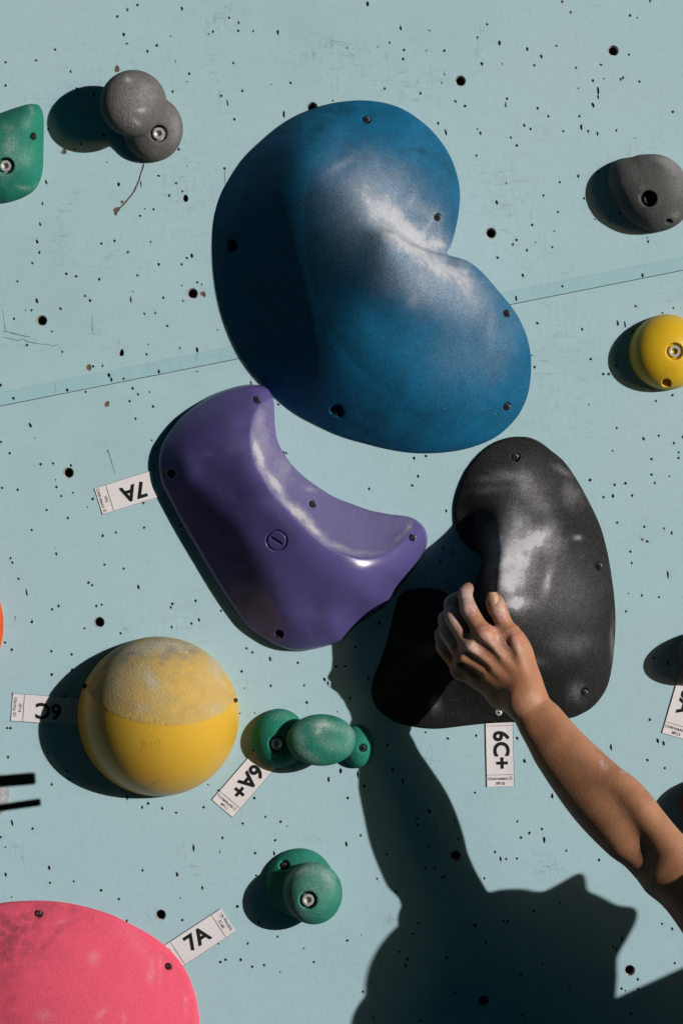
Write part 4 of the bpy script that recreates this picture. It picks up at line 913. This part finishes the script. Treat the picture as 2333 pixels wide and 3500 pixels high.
M['hair'] = plain('brown_hair', (.03, .018, .012), .6, var=.4, bump=.5)
M['shirt'] = plain('dark_cotton', (.04, .045, .06), .9, var=.2)
M['shoe'] = plain('rubber_shoe', (.02, .02, .02), .6)
def climber():
    vox = .00155
    A = Vol((.105, -.345, -.66), (.475, -.045, -.085), vox)
    def seg(a, b, k=.006, flat=1., fn=(0, 1, 0), V=None): (V or A).cone(a[0], b[0], a[1], b[1], k, flat, fn)
    # forearm and upper arm down to the frame edge
    ch = [J(1770, 2350, .152, 60), J(1795, 2395, .157, 65), J(1817, 2428, .162, 70), J(1868, 2498, .170, 76), J(1925, 2570, .176, 86), J(1986, 2643, .185, 98), J(2047, 2712, .196, 107), J(2110, 2778, .207, 107), J(2170, 2838, .217, 100), J(2232, 2908, .224, 93), J(2326, 3008, .238, 96), J(2430, 3130, .262, 100), J(2590, 3335, .337, 124)]
    A.chain(ch, .010, [1.32, 1.34, 1.32, 1.28, 1.25, 1.22, 1.25, 1.28, 1.28, 1.2, 1.1, 1.0, 1.0])
    # ulna side and elbow tip
    A.chain([J(1822, 2495, .170, 20), J(1874, 2580, .182, 34), J(1957, 2692, .195, 46), J(2035, 2790, .208, 50), J(2105, 2872, .221, 44), J(2160, 2930, .232, 30), J(2235, 3008, .246, 38)], .022)
    # brachioradialis ridge on the sunny side
    A.chain([J(1880, 2452, .174, 22), J(1938, 2531, .189, 32), J(2001, 2599, .204, 42), J(2070, 2664, .219, 50), J(2145, 2712, .233, 54), J(2228, 2815, .246, 54), J(2300, 2910, .256, 60), J(2380, 3010, .266, 66), J(2460, 3100, .282, 72)], .024)
    # flexor belly, leaves the fold of the elbow between
    A.chain([J(1900, 2570, .180, 50), J(1975, 2650, .192, 60), J(2045, 2735, .209, 60), J(2102, 2802, .222, 56), J(2136, 2868, .228, 46)], .020)
    A.chain([J(2290, 3010, .256, 60), J(2420, 3150, .290, 88)], .024)
    # tendons at the wrist, a vein along the forearm
    A.chain([J(1925, 2535, .1985, 4), J(1985, 2590, .2065, 5), J(2040, 2660, .2165, 5), J(2110, 2730, .228, 5)], .010)
    # hand: carpus, metacarpals, web of the thumb
    wr_ = J(1790, 2385, .157, 56)
    mc = [J(1652, 2172, .145, 33), J(1608, 2220, .140, 30), J(1583, 2254, .129, 28), J(1572, 2290, .113, 26)]
    base = [J(1790, 2330, .149, 46), J(1762, 2350, .147, 44), J(1738, 2368, .142, 42), J(1716, 2374, .136, 38)]
    for m_, b_ in zip(mc, base): seg(wr_, b_, .014, 1.1); seg(b_, m_, .013)
    seg(base[0], base[3], .012); seg(mc[0], mc[3], .012)
    seg(J(1690, 2250, .134, 40), J(1650, 2290, .124, 40), .016)
    # thumb
    cm, mp, ip, tp = J(1784, 2295, .147, 42), J(1753, 2184, .142, 38), J(1708, 2100, .136, 30), J(1690, 2058, .134, 31)
    A.chain([wr_, cm, mp, J(1727, 2140, .138, 28.5), ip, J(1698, 2078, .136, 33), tp], .012, [1, 1, 1, 1, 1.05, 1.15, 1.25])
    seg(J(1765, 2215, .142, 34), J(1690, 2196, .134, 24), .016); seg(J(1775, 2260, .142, 40), J(1690, 2230, .134, 34), .018)
    # fingers: proximal, middle, distal, with swollen joints
    fing = [(mc[0], J(1600, 2082, .133, 30.5), J(1588, 2032, .120, 26), J(1598, 2012, .104, 21.5)),
            (mc[1], J(1546, 2110, .120, 28), J(1541, 2060, .104, 25), J(1572, 2040, .087, 20.5)),
            (mc[2], J(1525, 2160, .106, 27), J(1519, 2112, .089, 23.5), J(1550, 2092, .073, 19.5)),
            (mc[3], J(1513, 2214, .095, 24), J(1505, 2165, .080, 21), J(1534, 2140, .066, 18))]
    for (a, b, c, d) in fing:
        mid = (a[0]*.45+b[0]*.55, (a[1]+b[1])/2*.93); m2 = ((b[0]+c[0])/2, (b[1]+c[1])/2*.93)
        A.chain([a, mid, b, m2, c, d], .005)
    # knuckles, tendons, a vein
    for m_ in mc: A.ell(m_[0]+np.array((0, -m_[1]*.26, 0)), (m_[1]*.80, m_[1]*.82, m_[1]*.80), .008)
    for m_, b_ in zip(mc[:3], base[:3]):
        a = m_[0]+np.array((0, -m_[1]*.90, 0)); b = b_[0]+np.array((0, -b_[1]*.86, 0)); A.cone(a, b, .0026, .0020, .009)
    A.cone(J(1756, 2186, .158, 1)[0], J(1800, 2330, .166, 1)[0], .003, .002, .010)
    # hollows between the metacarpals and in the web
    for i in range(3):
        a = (mc[i][0]+mc[i+1][0])/2; b = (base[i][0]+base[i+1][0])/2; c = a*.62+b*.38
        A.cone(a+np.array((0, -.0152, 0)), c+np.array((0, -.0200, 0)), .0036, .0024, .008, cut=True)
    A.cone(J(1710, 2192, .161, 1)[0], J(1742, 2236, .168, 1)[0], .004, .003, .009, cut=True)
    # skin folds: thumb joint, finger joints, elbow
    def fold(px, py, h, dx, dy, L_, r=.0007):
        a, b = J(px-dx*L_, py-dy*L_, h, 1)[0], J(px+dx*L_, py+dy*L_, h, 1)[0]; A.cone(a, b, r, r, .0022, cut=True)
    fold(1590, 2076, .1455, .95, -.2, 16); fold(1594, 2088, .1455, .95, -.2, 15); fold(1536, 2104, .132, .9, -.3, 12)
    fold(1708, 2093, .1488, .95, -.3, 14); fold(1710, 2103, .1488, .95, -.3, 13)
    for (dx, dy) in ((0, 0), (7, 9), (14, 17)): fold(1722+dx, 2185+dy, .1575, .8, .55, 16, .0006)
    va, qa = A.mesh()
    # ---- the rest of the body, outside the frame
    B = Vol((.44, -.80, -1.66), (1.55, -.012, -.18), .0052)
    def sb(a, b, ra, rb, k=.02, flat=1., fn=(0, 1, 0)): B.cone(a, b, ra, rb, k, flat, fn)
    B.chain(ch[8:], .015)
    B.cone(J(2290, 3010, .256, 60)[0], J(2420, 3150, .290, 88)[0], 58*S, 85*S, .014)
    B.chain([J(2268, 2868, .240, 58), J(2350, 2970, .258, 64), J(2450, 3090, .282, 72)], .014)
    shL = ch[-1][0]; nb = np.array((.735, -.43, -.635)); chest = np.array((.80, -.44, -.80)); pel = np.array((.86, -.42, -1.16))
    shR = np.array((1.10, -.50, -.490))
    sb(shL, nb, .058, .058, .04); sb(nb, shR, .058, .062, .03); sb(nb, chest, .07, .12, .04, 1.25); sb(chest, pel, .12, .13, .05, 1.25)
    sb(shL, chest, .055, .11, .05)
    # right arm
    elR = np.array((1.30, -.34, -.50)); wrR = np.array((1.30, -.14, -.38)); hdR = np.array((1.29, -.07, -.32))
    sb(shR, elR, .055, .042); sb(elR, wrR, .043, .027); sb(wrR, hdR, .028, .034, .02)
    for i in range(4): sb(hdR+np.array((-.03+i*.02, 0, .0)), hdR+np.array((-.035+i*.022, .035, .06)), .011, .009, .008)
    sb(hdR+np.array((.02, 0, 0)), hdR+np.array((.055, .02, .03)), .013, .010, .008)
    # legs
    for hip, kn, an, toe in (((.78, -.42, -1.2), (.66, -.50, -1.40), (.62, -.20, -1.55), (.60, -.05, -1.50)), ((.94, -.42, -1.2), (1.15, -.46, -1.36), (1.22, -.18, -1.56), (1.24, -.05, -1.50))):
        sb(np.array(hip), np.array(kn), .085, .06); sb(np.array(kn), np.array(an), .058, .036); sb(np.array(an), np.array(toe), .038, .030)
    # neck and head: profile (wall-plane offsets from the shadow line), swept along the cheek-to-cheek axis
    H0 = .42; hs = H0/S
    def unsh(px, py): return ((px+1.1558*hs-CX)*S, (CY-(py-.2882*hs))*S)       # shadow pixel -> x,z of a point H0 off the wall
    prof = [(1640, 3065), (1693, 3043), (1769, 3038), (1806, 3042), (1846, 3052), (1889, 3032), (1950, 2998), (1978, 2982), (1994, 2994), (2000, 3052), (2029, 3046), (2046, 3072), (2072, 3068), (2092, 3096), (2114, 3090), (2128, 3104), (2150, 3096), (2172, 3108), (2177, 3136), (2155, 3183), (2131, 3228), (2104, 3275), (2104, 3360), (2080, 3480), (1960, 3560), (1800, 3580), (1660, 3530), (1570, 3430), (1540, 3300), (1560, 3170), (1600, 3100)]
    PP = catmull([unsh(*p) for p in prof], .006); pc = PP.mean(0); u = np.array((.64, -.75, .16)); u /= np.linalg.norm(u)
    def headf(X, Y, Z_):
        s_ = -(Y+H0)/(-u[1])*-1; s_ = (-(Y+H0))/(-u[1]); f = np.sqrt(np.clip(1-(s_/.082)**2, .02, 1))
        a = (X-s_*u[0]-pc[0])/f; b = (Z_-s_*u[2]-pc[1])/f; a, b = np.broadcast_arrays(a, b)
        sh = a.shape; a = a.ravel()+pc[0]; b = b.ravel()+pc[1]; near = (np.abs(a-pc[0]) < .2) & (np.abs(b-pc[1]) < .2)
        d = np.full(a.shape, .1, np.float32); an_, bn_ = a[near], b[near]
        dd = polydist(PP[::2], an_, bn_); ins = inside([tuple(p) for p in PP[::2]], an_, bn_); d[near] = np.where(ins, -dd, dd)
        d = d.reshape(sh)*f; return np.maximum(d, np.abs(s_)-.078)
    B.add(headf, (pc[0]-.19, -H0-.09, pc[1]-.14), (pc[0]+.19, -H0+.09, pc[1]+.16), .006)
    nk = unsh(1850, 3400); sb(np.array((nk[0], -H0, nk[1])), nb, .05, .055, .02)
    vb, qb = B.mesh()
    V = np.concatenate([va, vb]); Q = np.concatenate([qa, qb+len(va)])
    kk = 1+V[:, 1]/D; X, Y = V[:, 0]/S/kk+CX, CY-V[:, 2]/S/kk
    chk = blobs(X, Y, [(1590, 2060, 60, 70, 0, .75), (1530, 2130, 60, 110, 0, .8), (1500, 2190, 30, 50, 0, .8), (1700, 2090, 40, 60, 0, .55), (1760, 2190, 50, 50, 0, .35), (1650, 2180, 60, 60, 0, .35), (1605, 2215, 26, 26, 0, .6), (2060, 2612, 34, 18, 50, .55), (2128, 2640, 18, 6, 20, .7), (1700, 2240, 110, 90, 0, .28)])
    red = blobs(X, Y, [(1592, 2078, 24, 18, 0, .9), (1640, 2165, 30, 20, 0, .7), (1704, 2100, 22, 20, 0, .8), (1765, 2175, 36, 26, 0, .7), (1640, 2150, 90, 80, 0, .35), (1750, 2330, 90, 60, 0, .2)])
    body = mk('person', V, Q, M['skin'], None, True, {'chalk': chk, 'red': red})
    tag(body, 'climber reaching in from the lower right, bare arm with chalked hand gripping the black volume', 'person')
    # thumb nail
    c0 = J(1686, 2050, .134, 28)[0]; V, F = [], []; nu, nv = 11, 11
    for j in range(nv):
        for i in range(nu):
            a = (i/(nu-1)-.5)*2; b = (j/(nv-1)-.5)*2; wd = 22*(1-.10*abs(b)**3 if b < 0 else math.sqrt(max(0, 1-.28*b*b)))
            bb_ = b*(24-4.5*a*a); ux, uy = a*wd, bb_
            px, py = 1685+ux*.97+uy*.27*-1*-.0+uy*-.22*-1*.0, 2046+uy
            px = 1685+ux*.96+(-uy)*-.20; py = 2047+uy*.97+ux*-.12
            hh = .134+.0116-(a*a)*.0040-(max(0, -b))**2*.0022
            V.append(W(px, py, hh)+Vector((0, 0, 0)))
    for j in range(nv-1):
        for i in range(nu-1): a = j*nu+i; F.append((a, a+1, a+nu+1, a+nu))
    m = len(V); V += [v+Vector((0, .0012, 0)) for v in V]; F += [tuple(x+m for x in f[::-1]) for f in F]
    bnd = list(range(nu))+[j*nu+nu-1 for j in range(1, nv)]+[(nv-1)*nu+nu-2-i for i in range(nu-1)]+[(nv-1-j)*nu for j in range(1, nv-1)]
    for a, b in zip(bnd, bnd[1:]+bnd[:1]): F.append((a, b, b+m, a+m))
    mk('thumb_nail', V, F, M['nail'], body, True)
    # clothes and hair (outside the frame; they shape the shadow)
    C = Vol((.56, -.80, -1.32), (1.20, -.16, -.48), .009)
    C.cone(shL+np.array((.05, 0, -.05)), chest, .07, .122, .05); C.cone(nb+np.array((0, 0, -.14)), chest, .09, .132, .03, 1.25); C.cone(chest, pel, .132, .142, .05, 1.25); C.cone(chest, shR+np.array((-.03, 0, -.05)), .12, .075, .03)
    v_, q_ = C.mesh(); mk('shirt', v_, q_, M['shirt'], body, True)
    C = Vol((.50, -.70, -1.50), (1.30, -.20, -1.0), .009)
    C.cone(np.array((.78, -.42, -1.2)), np.array((.69, -.485, -1.36)), .10, .085, .03); C.cone(np.array((.94, -.42, -1.2)), np.array((1.10, -.45, -1.33)), .10, .085, .03); C.cone(pel, pel+np.array((0, 0, -.03)), .15, .14, .03, 1.25)
    v_, q_ = C.mesh(); mk('shorts', v_, q_, M['shirt'], body, True)
    for an, toe in (((.62, -.20, -1.55), (.60, -.05, -1.50)), ((1.22, -.18, -1.56), (1.24, -.05, -1.50))):
        an, toe = np.array(an), np.array(toe); C = Vol(np.minimum(an, toe)-.07, np.maximum(an, toe)+np.array((.07, .045, .07)), .006)
        C.cone(an+np.array((0, 0, -.01)), toe, .046, .036, .01); v_, q_ = C.mesh(); mk('shoe', v_, q_, M['shoe'], body, True)
    hc = unsh(1600, 3330); C = Vol((hc[0]-.2, -H0-.16, hc[1]-.2), (hc[0]+.2, -H0+.16, hc[1]+.2), .006)
    C.ell((hc[0]-.0, -H0, hc[1]), (.085, .092, .105), .01); C.ell((hc[0]+.05, -H0, hc[1]-.03), (.10, .09, .085), .02)
    v_, q_ = C.mesh(); mk('hair', v_, q_, M['hair'], body, True)
climber()
